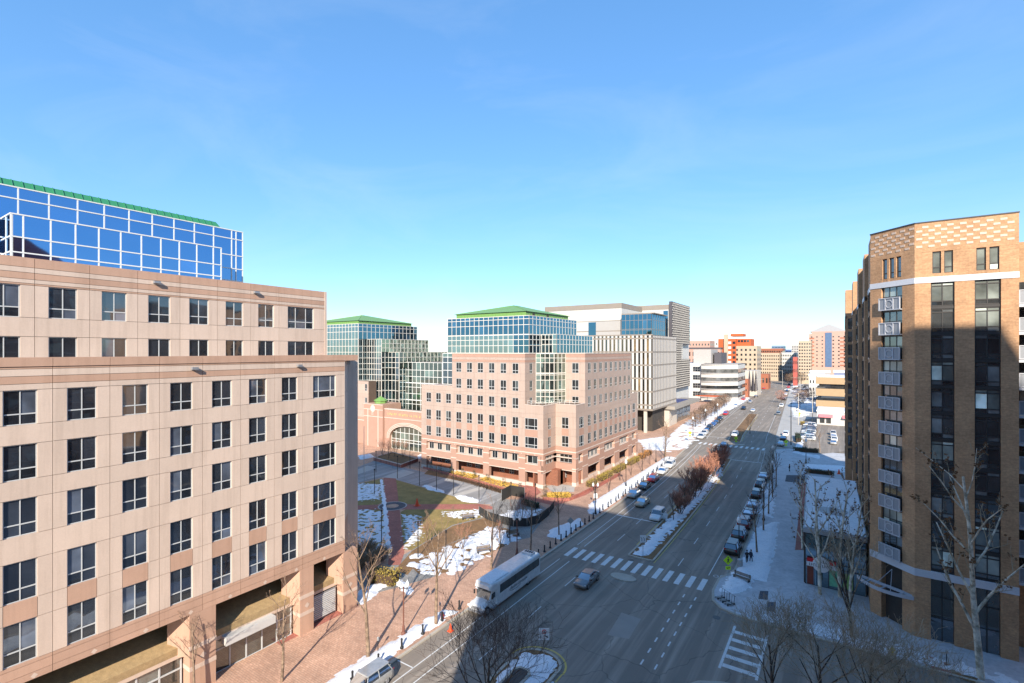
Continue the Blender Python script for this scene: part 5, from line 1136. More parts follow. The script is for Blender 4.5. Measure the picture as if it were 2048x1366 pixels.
for i, (y, k, c, w) in enumerate(((79.8, 'suv', 'black', 'black sport utility car nearest the corner lamp'), (86.2, 'suv', 'black', 'black sport utility car second from the corner'), (92.2, 'suv', 'maroon', 'dark maroon car third from the corner'), (98.3, 'sedan', 'dark', 'charcoal sedan fourth from the corner'), (104.2, 'sedan', 'grey', 'grey sedan fifth from the corner'), (112, 'suv', 'black', 'black car sixth from the corner'), (121, 'suv', 'dark', 'dark car seventh from the corner'), (129, 'sedan', 'grey', 'grey sedan last from the corner, beside the bare street tree'))):
    car(-13.05+off(y), y, k, c, 1, w + ', parked along the right kerb', GR)
for px, k, c, h, w in (((1448, 893), 'sedan', 'dark', -1, 'dark sedan leaving the far crossing'), ((1470, 872), 'suv', 'white', -1, 'white car just past the far crossing near the median sign'), ((1506, 823), 'sedan', 'white', -1, 'white sedan far along the left lanes')):
    gx, gy = G(*px); car(gx, gy, k, c, h, w, GM)
for px, k, c, w in (((1562, 891), 'sedan', 'silver', 'silver sedan parked first past the far crossing on the right'), ((1567, 880), 'sedan', 'dark', 'dark sedan parked second on the far right kerb'), ((1572, 871), 'suv', 'white', 'white car parked third on the far right kerb')):
    gx, gy = G(*px); car(gx, gy, k, c, 1, w, GR)
# car park: a tight row seen end on, a short column and a side row
rowc = ['silver', 'white', 'navy', 'dark', 'silver', 'white', 'grey', 'navy', 'silver', 'dark', 'white', 'blue']
nth = ['first', 'second', 'third', 'fourth', 'fifth', 'sixth', 'seventh', 'eighth', 'ninth', 'tenth', 'eleventh', 'twelfth']
for i in range(12):
    y = 192+i*3.6; x0_ = G(1612, 880)[0]
    car(-8.5-.4*i*.2, y, ('sedan', 'suv', 'sedan')[i % 3], rowc[i], 1, f'{nth[i]} car from the hedge end in the sideways car park row', GP, near=False, rz=rad(92))
for i, (x, y, c) in enumerate(((-1.2, 189, 'silver'), (-1.0, 196, 'white'), (-1.2, 203, 'white'), (-1.4, 210, 'silver'))): car(x, y, 'suv' if i % 2 else 'sedan', c, 1, f'{nth[i]} car in the short column in the middle of the car park', GP, near=False)
for i in range(7): car(5.2, 187.5+i*4.2, 'suv' if i % 2 else 'sedan', ['white', 'silver', 'maroon', 'red', 'white', 'dark', 'navy'][i], 1, f'{nth[i]} car of the row at the right edge of the car park', GP, near=False, rz=rad(88))
fr_ = random.Random(21)
for i in range(22):
    y = 250+i*13+fr_.uniform(-3, 3); side = i % 3
    x = (-34.6, -13.2, -29.5)[side]+off(y); kk, cc = fr_.choice(list(KIND)), fr_.choice(['white', 'silver', 'dark', 'navy', 'black', 'red', 'grey'])
    car(x, y, kk, cc, -1 if side != 1 else 1, f'small distant {cc} car at the ' + ('left kerb', 'right kerb', 'left lane')[side] + f' past the far crossing, {nth[i//3]} one along', GF, near=False)
for i in range(16):
    car(3+fr_.uniform(-26, 10)+off(330+i*8)*.6, 330+i*9, fr_.choice(['sedan', 'suv']), fr_.choice(['white', 'silver', 'dark', 'navy', 'black']), 1, 'tiny car standing on the far lots right of the avenue', GF, near=False, rz=rad(fr_.choice((0, 90))))
# near car cut by the bottom edge
car(-34.7, 29.2, 'suv', 'silver', -1, 'silver car at the bottom edge of the photo beside the snow bank', GL)
# ---- shuttle bus
bs = thing('shuttle_bus', 'long white shuttle bus with snow on its roof stopped at the left kerb', 'bus', (-34.25, 50.4, 0), rad(180))
wp = PAINT['white']; LB = 12.4; hwb = 1.24; yb0, yb1 = -6.2, 3.75
def ring_(y, zb, zt, w, r=.22): return [(-w, y, zb), (w, y, zb), (w, y, zt-r), (w-r*.35, y, zt-r*.35), (w-r, y, zt), (0, y, zt+.05), (-w+r, y, zt), (-w+r*.35, y, zt-r*.35), (-w, y, zt-r)]
build(loft([ring_(yb0, .55, 3.05, hwb*.97), ring_(yb0+.15, .45, 3.15, hwb), ring_(yb1-.3, .45, 3.15, hwb), ring_(yb1, .5, 3.1, hwb)]), 'coach_body', wp, bs, smooth=False)
build(loft([ring_(yb1-.1, 2.2, 3.2, hwb*.98), ring_(yb1+.9, 2.35, 3.2, hwb*.94), ring_(yb1+1.25, 2.6, 3.0, hwb*.82)]), 'roof_fairing', wp, bs)
build(loft([ring_(yb1, .5, 2.25, 1.05, .15), ring_(yb1+.5, .5, 2.2, 1.02, .2), ring_(yb1+1.15, .5, 1.45, 1.0, .2)]), 'cab', wp, bs)
build(loft([ring_(yb1+1.0, .55, 1.42, 1.0, .2), ring_(yb1+1.9, .55, 1.32, .98, .25), ring_(yb1+2.4, .55, 1.2, .92, .25), ring_(yb1+2.5, .6, 1.05, .86, .2)]), 'hood', wp, bs)
ws = MB(); ws.add([(-.9, yb1+1.2, 1.42), (.9, yb1+1.2, 1.42), (.84, yb1+.62, 2.2), (-.84, yb1+.62, 2.2)], [(0, 1, 2, 3)]); build(ws, 'windscreen', m_carglass, bs)
dest = MB().box(-.75, .75, yb1+1.12, yb1+1.2, 2.45, 2.75); build(dest, 'destination_board', m_trimb, bs)
for sx in (-1, 1):
    build(MB().box(sx*hwb-.012, sx*hwb+.012, yb0+.3, yb1-.6, 1.62, 2.6), 'side_windows', m_carglass, bs)
    for k in range(6): build(MB().box(sx*(hwb+.012)-.006, sx*(hwb+.012)+.006, yb0+1.7+k*1.45, yb0+1.75+k*1.45, 1.62, 2.6), 'window_post', m_trimb, bs)
    build(MB().box(sx*1.06-.02, sx*1.06+.02, yb1+.15, yb1+.85, 1.45, 2.05), 'cab_window', m_carglass, bs)
    build(MB().box(sx*1.0-.18, sx*1.0+.18, yb1+2.3, yb1+2.46, .82, 1.02), 'headlight', m_lamp, bs)
    build(MB().box(sx*1.3-.06, sx*1.3+.06, yb1+.95, yb1+1.1, 1.6, 2.05), 'mirror', m_trimb, bs)
    build(MB().box(sx*1.0-.15, sx*1.12, yb0-.03, yb0+.02, 1.0, 1.4), 'tail_light', m_tail, bs)
    build(MB().box(sx*1.05-.25, sx*1.05+.2, yb1+.2, yb1+.9, .38, .5), 'step', m_metal, bs)
    for y in (yb1+1.75, yb0+2.9):
        w = link('wheel', WT, bs, (sx*1.0, y, .48), scale=(1.4, 1.38, 1.38)); link('rim', WR, w, (sx*.035, 0, 0))
        arc = MB(); prevp = None
        for i in range(9):
            a = math.pi*i/8; p_ = (sx*(hwb+.01 if y < 0 else 1.03), y+.62*math.cos(a), .5+.62*math.sin(a))
            if prevp: arc.tube(prevp, p_, .05, .05, 4)
            prevp = p_
        build(arc, 'wheel_arch', wp, bs)
build(MB().box(-.55, .55, yb1+2.47, yb1+2.53, .72, 1.05), 'grille', m_metal, bs); build(MB().box(-1.05, 1.05, yb1+2.4, yb1+2.62, .4, .66), 'bumper', m_metal, bs)
build(MB().box(-1.1, 1.1, yb0-.1, yb0+.02, .42, .68), 'rear_bumper', m_trimb, bs)
hatch = build(MB().box(-.75, .75, yb0+.55, yb0+1.5, 3.18, 3.36), 'roof_unit', wp, bs)
for k in range(4): build(MB().box(-.62+k*.32, -.4+k*.32, yb0+.65, yb0+1.2, 3.361, 3.38), 'vent_slot', m_trimb, hatch)
sn = MB(); ns = 14; ys = frange(yb1-2.8, yb1+1.1, ns)
for j, y in enumerate(ys): sn.add([(x, y, 3.2+(.1+.05*noise.noise(Vector((x*2, y*2, 3))))*(1 if abs(x) < .9 else .2)*(0.1 if j == 0 else 1)) for x in frange(-1.0, 1.0, 6)], [])
sn.f = [(j*7+i, j*7+i+1, (j+1)*7+i+1, (j+1)*7+i) for j in range(ns) for i in range(6)]; sn.mi = [0]*len(sn.f); build(sn, 'roof_snow', m_snow, bs, smooth=True)
lt_ = link('lettering', text_mesh('Reston Limousine', .52, plain('dark_grey_print', (.07, .075, .09), .5), extrude=.004), bs, (-hwb-.015, -1.0, 1.28)); lt_.rotation_euler = (rad(90), 0, rad(-90))
sw_ = MB(); pp = None
for i in range(14):
    a = rad(150+i*13); p_ = (-hwb-.012, -1.0+.35-2.1*math.cos(a)*.85+(.6 if i > 9 else 0), 1.2+.34*math.sin(a))
    if pp: sw_.tube(pp, p_, .02, .025, 4)
    pp = p_
build(sw_, 'swoosh', plain('dark_grey_print', (.07, .075, .09), .5), bs)

for i in range(14):
    gx, gy = G(1598+(i % 7)*5.0-(i//7)*4, 784-(i % 2)*2-(i//7)*8); car(gx, gy, fr_.choice(['sedan', 'suv']), fr_.choice(['white', 'silver', 'dark', 'navy', 'grey']), 1, f'small parked car on the far car park, {nth[i % 7]} in the ' + ('front' if i < 7 else 'back') + ' row', 'cars on the far car park', near=False)
# ================================================================ STREET FURNITURE
m_black = M('black_iron', (.02, .02, .021), .5, .1); m_globe = plain('lamp_globe', (.72, .72, .70), .35); m_rustpole = M('red_brown_pole', (.16, .06, .04), .6, .15)
m_galv = M('galvanised_steel', (.36, .36, .35), .5, .1, metal=.4); m_lime = plain('lime_sign', (.55, .80, .02), .5); m_orangec = plain('cone_orange', (.75, .08, .02), .6); m_wood = M('bench_wood', (.20, .15, .11), .8, .2)
def lampme():
    m = MB(); m.lathe([(.24, 0), (.24, .25), (.16, .35), (.13, .8), (.075, 1.0), (.06, 4.3), (.12, 4.4)], 10); post = m.mesh('post', m_black)
    a = MB(); a.tube((-.42, 0, 4.25), (.42, 0, 4.25), .035, .035, 6)
    for s in (-1, 1): a.tube((s*.42, 0, 4.2), (s*.42, 0, 4.45), .05, .06, 6)
    g = MB(); g.lathe([(.10, 0), (.20, .12), (.25, .35), (.18, .62), (.06, .75), (.03, .92)], 10)
    return post, a.mesh('arm', m_black), g.mesh('globe', m_globe)
LP, LA, LGm = lampme()
def lamp(x, y, label, two=True, rz=.6, s=1.0, red=False):
    t = thing('street_lamp', label, 'street lamp', (x, y, KH), rz, 'globe street lamps'); p = link('post', LP, t, scale=(1, 1, s))
    if red: setmat(p, m_rustpole)
    if two:
        link('arm', LA, t, (0, 0, 4.4*(s-1)))
        for q in (-1, 1): link('globe', LGm, t, (q*.42, 0, 4.4*s+.02), scale=(.85,)*3)
    else: link('globe', LGm, t, (0, 0, 4.4*s), scale=(1.25,)*3)
for px, lb_, tw, red in (((807, 1273), 'twin globe lamp on a red brown pole left of the bus nose', True, True), ((1034, 1112), 'twin globe lamp standing behind the bus roof', True, True), ((1191, 1030), 'twin globe lamp at the end of the snow strip', True, False), ((1252, 975), 'single globe lamp before the arcade with yellow hedge', False, False), ((1312, 925), 'globe lamp beside the white parked cars', False, False)):
    lamp(*G(*px), lb_, tw, .5, 1.15, red)
for px, lb_ in (((1478, 1128), 'tall white globe lamp beside the nearest parked car on the right'), ((1527, 1042), 'globe lamp among the right street trees, second from the corner'), ((1545, 985), 'globe lamp third from the corner on the right walk'), ((1546, 946), 'globe lamp near the far side crosswalk'), ((1612, 927), 'dark lamp at the car park lane with a white sign')): lamp(*G(*px), lb_, False, 0, 1.28)
for px, lb_ in (((1386, 872), 'dark lamp in the snow by the yellow crossing sign'), ((1411, 852), 'dark lamp in the snowy plaza with a banner'), ((1435, 838), 'dark lamp beside the row of street trees')): lamp(*G(*px), lb_, False, 0, 1.3)
# plaza light columns
for i, px in enumerate(((752, 946), (795, 958), (839, 972), (873, 983), (907, 991), (958, 1005), (1022, 1022), (1071, 1026), (836, 1118), (892, 1140), (749, 990), (820, 938), (763, 1090))):
    x, y = G(*px); t = thing('light_column', ['slim black light column, ' + w for w in ('beside the planter wall', 'at the top of the red brick path', 'third along the plaza drive', 'at the shadow edge of the drive', 'in the sun by the snow heap', 'on the lawn corner by the drive', 'inside the fenced plot', 'at the right of the fenced plot', 'in the snow by the grey walk', 'left of the bench in the snow field', 'on the shaded back lawn', 'close to the archway glass', 'in the shaded snow lawn')][i], 'light post', (x, y, KH), 0, 'black light columns of the plaza')
    build(MB().cyl(0, 0, 0, 5.0, .07, .06, 8), 'post', m_black, t); build(MB().cyl(0, 0, 5.0, 5.35, .13, .13, 8), 'lamp_head', m_black, t)
# flag pole
x, y = G(728, 970); tag(build(MB().cyl(0, 0, 0, 13, .09, .05, 8), 'flag_pole', m_galv, None, (x, y, KH)), 'tall bare metal flag pole beside the left building end', 'flag pole')
# bollards
bo = MB().lathe([(.2, 0), (.2, .12), (.11, .22), (.095, .85), (.12, .88), (.1, .98), (.03, 1.04)], 8).mesh('bollard', m_black)
def bollard(x, y, label): tag(link('bollard', bo, None, (x+.0, y, KH+.02)), label, 'bollard', 'black iron bollards along the left kerb')
for i, y in enumerate([8+3.0*k for k in range(13)]): bollard(-36.5, y, f'black iron bollard, {nth[i] if i < 12 else "thirteenth"} along the near snow bank left of the bus')
for i, y in enumerate((49.5, 51.6, 53.7, 55.8, 57.9, 60.0)): bollard(-36.6, y, f'black iron bollard behind the bus, {nth[i]} from its nose')
for i in range(12): bollard(-36.35-.0*i, 61.8+1.75*i, f'black iron bollard at the curved corner kerb, {nth[i]} from the crossing')
for i in range(26):
    y = 84.5+2.05*i; bollard(-36.5+off(y)*.8-.25*(i % 2), y, f'bollard beside the left parked cars, ' + (nth+['thirteenth', 'fourteenth', 'fifteenth', 'sixteenth', 'seventeenth', 'eighteenth', 'nineteenth', 'twentieth', 'twenty-first', 'twenty-second', 'twenty-third', 'twenty-fourth', 'twenty-fifth', 'twenty-sixth'])[i] + ' of its row')
# cones
def cone(x, y, label, s=1.0, z=.0):
    t = thing('traffic_cone', label, 'traffic cone', (x, y, z)); t.scale = (s,)*3; build(MB().lathe([(.19, .04), (.05, .7), (.02, .74)], 12), 'cone', m_orangec, t); build(MB().box(-.24, .24, -.24, .24, 0, .05), 'base', m_orangec, t)
gx, gy = G(901, 1262); cone(gx, gy, 'orange traffic cone on the road before the bus', 1.1)
gx, gy = G(834, 1013); cone(gx, gy, 'red safety cone by the brick path medallion', 2.0, KH)
gx, gy = G(1678, 949); cone(gx, gy, 'red marker beside the shop back corner', 1.6, KH)
# hydrants
def hydrant(x, y, col, label):
    t = thing('fire_hydrant', label, 'fire hydrant', (x, y, KH)); m_ = plain('hydrant_' + col, dict(yellow=(.6, .42, .03), red=(.45, .06, .03))[col], .5)
    build(MB().lathe([(.2, 0), (.2, .06), (.13, .1), (.13, .55), (.16, .58), (.13, .7), (.05, .8)], 10), 'barrel', m_, t); build(MB().tube((-.24, 0, .45), (.24, 0, .45), .07, .07, 8, True).tube((0, -.22, .42), (0, 0, .42), .08, .08, 8, True), 'nozzles', m_, t)
hydrant(*G(1785, 1312), 'yellow', 'yellow fire hydrant in the snow before the tan building'); hydrant(*G(885, 1240), 'red', 'red brown hydrant in the snow left of the bus')
# signs
def sign(x, y, label, z0=KH, poleh=2.6, rz=None, shape='diamond'):
    rz = YAW+.0 if rz is None else rz
    t = thing('road_sign', label, 'sign', (x, y, z0), rz, 'signs on the avenue'); build(MB().cyl(0, 0, 0, poleh, .035, n=6), 'post', m_galv, t)
    if shape == 'diamond':
        d = .62; zc = poleh+.45; mb = MB(); mb.add([(0, -.05, zc-d), (d, -.05, zc), (0, -.05, zc+d), (-d, -.05, zc), (0, -.02, zc-d), (d, -.02, zc), (0, -.02, zc+d), (-d, -.02, zc)], [(0, 1, 2, 3), (7, 6, 5, 4), (0, 4, 5, 1), (1, 5, 6, 2), (2, 6, 7, 3), (3, 7, 4, 0)]); build(mb, 'board', m_lime, t)
        p = MB(); p.tube((0, -.06, zc-.02), (.02, -.06, zc+.2), .07, .06, 5, True); p.tube((.0, -.06, zc), (-.14, -.06, zc-.32), .05, .035, 5, True); p.tube((.0, -.06, zc), (.14, -.06, zc-.32), .05, .035, 5, True); p.tube((.02, -.06, zc+.16), (.18, -.06, zc+.02), .035, .03, 5, True); p.tube((0, -.06, zc+.16), (-.16, -.06, zc+.05), .035, .03, 5, True); p.lathe([(.01, zc+.27), (.08, zc+.31), (.08, zc+.38), (.02, zc+.42)], 8); p.v = [(vx, min(vy, -.052)*.2-.045, vz) for vx, vy, vz in p.v]; build(p, 'walking_figure', m_ink, t)
        build(MB().box(-.32, .32, -.05, -.02, poleh-.75, poleh-.32), 'plaque', m_lime, t); ar = MB(); ar.tube((.18, -.06, poleh-.42), (-.12, -.06, poleh-.62), .025, .025, 4, True).tube((-.12, -.06, poleh-.62), (-.1, -.06, poleh-.48), .025, .02, 4, True).tube((-.12, -.06, poleh-.62), (.02, -.06, poleh-.64), .025, .02, 4, True); build(ar, 'arrow', m_ink, t)
    elif shape == 'white':
        build(MB().box(-.42, .42, -.05, -.02, poleh-.1, poleh+.95), 'board', m_white, t)
        a = MB()
        for s in (-1, 1): a.tube((s*.18, -.06, poleh+.1), (s*.18, -.06, poleh+.45), .04, .04, 4, True).tube((s*.18, -.06, poleh+.45), (s*.18-.16*1, -.06, poleh+.7), .04, .03, 4, True)
        build(a, 'turn_arrows', m_ink, t)
    elif shape == 'noturn':
        build(MB().box(-.5, .5, -.05, -.02, poleh-.05, poleh+1.05), 'board', m_white, t); c = MB(); pr = None
        for i in range(17):
            a = 2*math.pi*i/16; q_ = (.02+.17*math.cos(a), -.06, poleh+.75+.17*math.sin(a))
            if pr: c.tube(pr, q_, .035, .035, 4)
            pr = q_
        build(c, 'red_ring', m_red, t); b = MB(); b.tube((-.3, -.06, poleh+.15), (-.3, -.06, poleh+.45), .05, .03, 5, True).tube((.05, -.06, poleh+.38), (.38, -.06, poleh+.2), .04, .06, 5, True).tube((.0, -.06, poleh+.7), (.05, -.06, poleh+.8), .05, .04, 5, True); build(b, 'pictogram', m_ink, t)
    elif shape == 'shield':
        build(MB().box(-.6, .6, -.05, -.02, poleh-.1, poleh+1.1), 'board', m_black, t); mb = MB(); mb.add([(x_*.5, -.056, poleh+.5+z_*.52) for x_, z_ in ((-.9, .75), (-.5, .95), (0, .8), (.5, .95), (.9, .75), (.95, .1), (.7, -.6), (0, -.95), (-.7, -.6), (-.95, .1))], [tuple(range(10))]); build(mb, 'shield', m_white, t)
        link('number', text_mesh('29', .62, m_ink, 'number'), t, (0, -.07, poleh+.46)).rotation_euler = (rad(90), 0, 0)
    elif shape == 'blank': build(MB().box(-.35, .35, -.05, -.02, poleh-.5, poleh+.4), 'board', m_white, t)
    elif shape == 'back':
        d = .55; zc = poleh+.3; mb = MB(); mb.add([(0, -.02, zc-d), (d, -.02, zc), (0, -.02, zc+d), (-d, -.02, zc)], [(0, 1, 2, 3)]); build(mb, 'board', m_galv, t)
    return t
sign(*G(1456, 1166), 'yellow green walking sign with arrow at the near right crossing', 0, 2.5); sign(*G(1472, 897), 'yellow green walking sign on the median at the far crossing'); sign(*G(1572, 905), 'yellow green walking sign on the far right kerb'); sign(*G(1380, 885), 'yellow green walking sign in the snow left of the avenue'); sign(*G(1599, 842), 'small yellow green sign beside the route shield')
sign(*G(1286, 1117), 'white sign with two arrows on the median end', KH, 2.3, None, 'white'); sign(*G(1088, 1336), 'white no turn sign on the near median', KH, 2.6, None, 'noturn')
sign(*G(1595, 838), 'route shield sign on a dark board beside the avenue', KH, 3.6, None, 'shield'); sign(*G(1191, 1020), 'blank white board on the lamp at the snow strip', KH, 2.6, None, 'blank'); sign(*G(1141, 1085), 'grey back of a diamond sign at the corner kerb', KH, 3.0, None, 'back')
# tall pale signal poles
for i, (px, h) in enumerate((((1582, 890), 13.5), ((1597, 850), 13), ((1625, 845), 15), ((1600, 802), 14), ((1512, 796), 12), ((1565, 775), 14))):
    x, y = G(*px); t = thing('signal_pole', ['dark tall pole at the far right kerb', 'pale tall pole beside the yellow sign', 'pale tall pole above the car park', 'pale slim pole beyond the bare shrub tree', 'pale pole left of the far avenue', 'pale pole among distant cars'][i], 'pole', (x, y, 0), 0, 'tall poles along the far avenue')
    build(MB().cyl(0, 0, 0, h, .14, .09, 8), 'post', m_black if i == 0 else m_conc2, t); build(MB().tube((0, 0, h-.3), (-4.5 if i % 2 else 4.5, 0, h), .06, .04, 5), 'arm', m_black if i == 0 else m_conc2, t)
# benches
def bench(x, y, rz, label):
    t = thing('bench', label, 'bench', (x, y, KH), rz, 'slatted benches of the plaza')
    for k in range(4): link('slat', cube(m_wood), t, (0, -.2+k*.14, .45), scale=(2.2, .1, .04))
    for k in range(3): link('slat', cube(m_wood), t, (0, .3, .6+k*.14), scale=(2.2, .04, .1))
    for s in (-1, 1): build(MB().box(s*.95-.04, s*.95+.04, -.25, .32, 0, .43).box(s*.95-.04, s*.95+.04, .28, .36, .43, .98), 'leg', m_black, t)
for px, rz, lb_ in (((936, 1040), .9, 'dark slatted bench by the fence corner'), ((968, 1107), 1.0, 'slatted bench half buried in the snow field'), ((1026, 1074), 1.0, 'slatted bench behind the lamp in the snow'), ((1483, 1163), -.3, 'small bench on the right corner')): bench(*G(*px), rz, lb_)
# scooter dock
x, y = G(1450, 1205); t = thing('scooter_rack', 'rack of shared scooters on the right corner', 'scooter rack', (x, y, KH), rad(-38)); build(MB().box(-1.2, 1.2, -.06, .06, .1, .16), 'rail', m_galv, t)
for k in range(6):
    s = link('scooter', None, t, (-1.0+k*.4, 0, 0)); mb = MB(); mb.box(-.07, .07, -.45, .35, .12, .17); mb.tube((0, .4, .12), (0, .5, 1.05), .03, .03, 5).tube((-.22, .5, 1.05), (.22, .5, 1.05), .025, .025, 5)
    for yy in (-.5, .42): mb.tube((-.03, yy, .12), (.03, yy, .12), .12, .12, 10, True)
    build(mb, 'frame', m_black if k % 2 else m_galv, s)
# construction fence with dark mesh
fe_ = thing('construction_fence', 'black mesh construction fence round the dug up plot', 'fence', (*G(1040, 1030), 0)); m_mesh = M('fence_mesh', (.035, .033, .03), .9, .2)
fp = [G(*p) for p in ((1049, 998), (1022, 993), (1003, 1004))]; fq_ = [G(*p) for p in ((958, 1030), (975, 1041), (1000, 1049), (1027, 1055), (1054, 1055), (1078, 1048), (1098, 1032), (1108, 1018))]
for pts, h in ((fp, 2.3), (fq_, 1.5)):
    for a, b in zip(pts[:-1], pts[1:]):
        d = Vector((b[0]-a[0], b[1]-a[1], 0)); o = link('fence_panel', cube(m_mesh), fe_, (Vector(((a[0]+b[0])/2, (a[1]+b[1])/2, KH+h/2)) - fe_.location), scale=(d.length, .05, h-.1), rz=math.atan2(d.y, d.x)); o.rotation_euler[0] = R.uniform(-.12, .12)
    for a in pts: link('fence_post', cube(m_galv), fe_, Vector((a[0], a[1], KH+h/2)) - fe_.location, scale=(.07, .07, h))
# brick planter with shrubs (shrubs come with the trees)
pts = [G(*p) for p in ((747, 922), (802, 937), (836, 924), (785, 911))]; pl_ = thing('brick_planter', 'low red brick planter with pale coping before the archway', 'planter', (*G(790, 925), 0))
build(rel(pl_, MB().prism(ccw(pts), 0, .95)), 'wall', m_pavered, pl_); cxp = sum(p[0] for p in pts)/4; cyp = sum(p[1] for p in pts)/4
build(rel(pl_, MB().prism(ccw([(cxp+(p[0]-cxp)*.93, cyp+(p[1]-cyp)*.93) for p in pts]), .96, 1.0)), 'soil', m_mulch, pl_)
cm = MB()
for i in range(4):
    a, b = pts[i], pts[(i+1) % 4]; d = Vector((b[0]-a[0], b[1]-a[1])); nn = Vector((-d.y, d.x)).normalized()*.25; cm.prism(ccw([(a[0], a[1]), b, (b[0]+nn.x, b[1]+nn.y), (a[0]+nn.x, a[1]+nn.y)]), .955+.003*i, 1.08+.003*i)
build(rel(pl_, cm), 'coping', m_trim, pl_)
# low brick retaining walls by the central building
wl2 = thing('garden_wall', 'low pink brick wall edging the beds before the rose granite building', 'wall', (*G(980, 975), 0)); mb = MB()
for a, b in (((846, 938), (960, 968)), ((960, 968), (1030, 988)), ((1085, 1001), (1140, 1003)), ((1140, 1003), (1240, 951))):
    p, q = G(*a), G(*b); d = Vector((q[0]-p[0], q[1]-p[1])); nn = Vector((-d.y, d.x)).normalized()*.22; mb.prism(ccw([p, q, (q[0]+nn.x, q[1]+nn.y), (p[0]+nn.x, p[1]+nn.y)]), 0, .62)
build(rel(wl2, mb), 'wall', m_pavered, wl2)
# vent box on the near median
vbx = thing('vent_grate', 'dark framed ground vent in the snow of the near median', 'vent', (-24.3, 36.4, KH)); build(MB().prism([(-.9, -2.4), (.9, -2.4), (.9, 2.0), (.5, 2.5), (-.5, 2.5), (-.9, 2.0)], 0, .32), 'frame', m_kerb, vbx); build(MB().prism([(-.65, -2.1), (.65, -2.1), (.65, 1.8), (.4, 2.2), (-.4, 2.2), (-.65, 1.8)], .33, .35), 'grate', m_black, vbx)
# bin, meters
x, y = G(1480, 1135); tag(build(MB().lathe([(.32, 0), (.36, .2), (.36, .95), (.26, 1.05)], 12), 'litter_bin', m_galv, None, (x, y, KH)), 'grey litter bin in the snow by the corner lamp', 'bin')
for i, px in enumerate(((1893, 1335), (880, 1235), (756, 1308))):
    x, y = G(*px); t = thing('parking_meter', ['parking meter before the tan brick building', 'parking meter pole in the snow left of the bus', 'slim meter pole beside the silver car'][i], 'parking meter', (x, y, KH), 0, 'parking meters'); build(MB().cyl(0, 0, 0, 1.2, .04, n=6), 'post', m_black, t); build(MB().lathe([(.06, 1.2), (.11, 1.25), (.11, 1.5), (.04, 1.58)], 8), 'head', m_galv, t)
# ---- people: one skinned surface per body
m_cloth = {'black': M('black_clothes', (.02, .02, .022), .9, .2), 'navy': M('navy_clothes', (.03, .035, .06), .9, .2)}; m_skin = M('skin', (.42, .26, .19), .6, .05); m_hair = M('hair', (.03, .022, .018), .8, .1)
def person(x, y, rz, label, col, stride=.12, arm=.0):
    t = thing('person', label, 'person', (x, y, KH), rz)
    J = {'pel': ((0, 0, .95), .15), 'waist': ((0, 0, 1.12), .145), 'chest': ((0, .01, 1.36), .17), 'neck': ((0, .01, 1.52), .06), 'head0': ((0, .03, 1.6), .075), 'head1': ((0, .03, 1.76), .085)}
    E_ = [('pel', 'waist'), ('waist', 'chest'), ('chest', 'neck'), ('neck', 'head0'), ('head0', 'head1')]
    for s, n in ((-1, 'l'), (1, 'r')):
        J.update({n+'hip': ((s*.1, 0, .88), .105), n+'knee': ((s*.11, s*stride*.6+.03, .48), .075), n+'ank': ((s*.11, s*stride, .09), .05), n+'toe': ((s*.12, s*stride+.16, .04), .045), n+'sh': ((s*.2, 0, 1.42), .075), n+'el': ((s*.27, -.03+arm, 1.13), .055), n+'wr': ((s*.24, .14+arm, .92), .04), n+'fin': ((s*.23, .2+arm, .84), .03)})
        E_ += [('pel', n+'hip'), (n+'hip', n+'knee'), (n+'knee', n+'ank'), (n+'ank', n+'toe'), ('chest', n+'sh'), (n+'sh', n+'el'), (n+'el', n+'wr'), (n+'wr', n+'fin')]
    ks = list(J); me = bpy.data.meshes.new('body'); me.from_pydata([J[k][0] for k in ks], [(ks.index(a), ks.index(b)) for a, b in E_], []); me.materials.append(m_cloth[col])
    o = link('body', me, t); o.modifiers.new('skin', 'SKIN')
    for i, k in enumerate(ks): me.skin_vertices[0].data[i].radius = (J[k][1],)*2
    me.skin_vertices[0].data[0].use_root = True; sb = o.modifiers.new('sub', 'SUBSURF'); sb.levels = 1; sb.render_levels = 2
    build(MB().lathe([(.03, 1.58), (.085, 1.62), (.1, 1.72), (.07, 1.80), (.02, 1.83)], 10, 0, .04), 'face', m_skin, t, smooth=True); build(MB().lathe([(.09, 1.68), (.112, 1.75), (.095, 1.83), (.02, 1.87)], 10, 0, .02), 'hair', m_hair, t, smooth=True)
for px, rz, lb_, c in (((1494, 1128), .4, 'person in black jacket standing left of another beside the parked black car', 'black'), ((1502, 1127), -.5, 'person in dark coat standing right of another beside the parked black car', 'navy'), ((1579, 944), 1.2, 'lone person walking on the far right walk', 'black'), ((1440, 848), .3, 'person in dark clothes on the snowy walk far left of the avenue', 'black')): person(*G(*px), rz, lb_, c)
# ================================================================ TREES AND SHRUBS (bare winter crowns)
def barkm(name, a, b, sc=2.5):
    t = NT(name); t.l(t.ramp(t.noise(sc, 4, .6), [(.38, a), (.6, b)]), t.b.inputs['Base Color']); t.b.inputs['Roughness'].default_value = .9; MATS[name] = t.m; return t.m
m_bark = barkm('grey_brown_bark', srgb(104, 86, 70), srgb(150, 126, 104)); m_dbark = barkm('dark_bark', srgb(52, 44, 40), srgb(92, 78, 66)); m_sbark = barkm('pale_sycamore_bark', srgb(150, 140, 120), srgb(222, 214, 196), 1.6)
m_twig = M('brown_twig', srgb(132, 108, 90), .9, .15); m_dtwig = M('dark_twig', srgb(78, 64, 56), .9, .15); m_redtwig = M('rosy_twig', srgb(172, 120, 98), .9, .2); m_ptwig = M('pale_twig', srgb(158, 142, 118), .9, .15)
m_dryleaf = M('dry_leaf', srgb(120, 84, 52), .9, .3, 4, 9, rnd=.2)
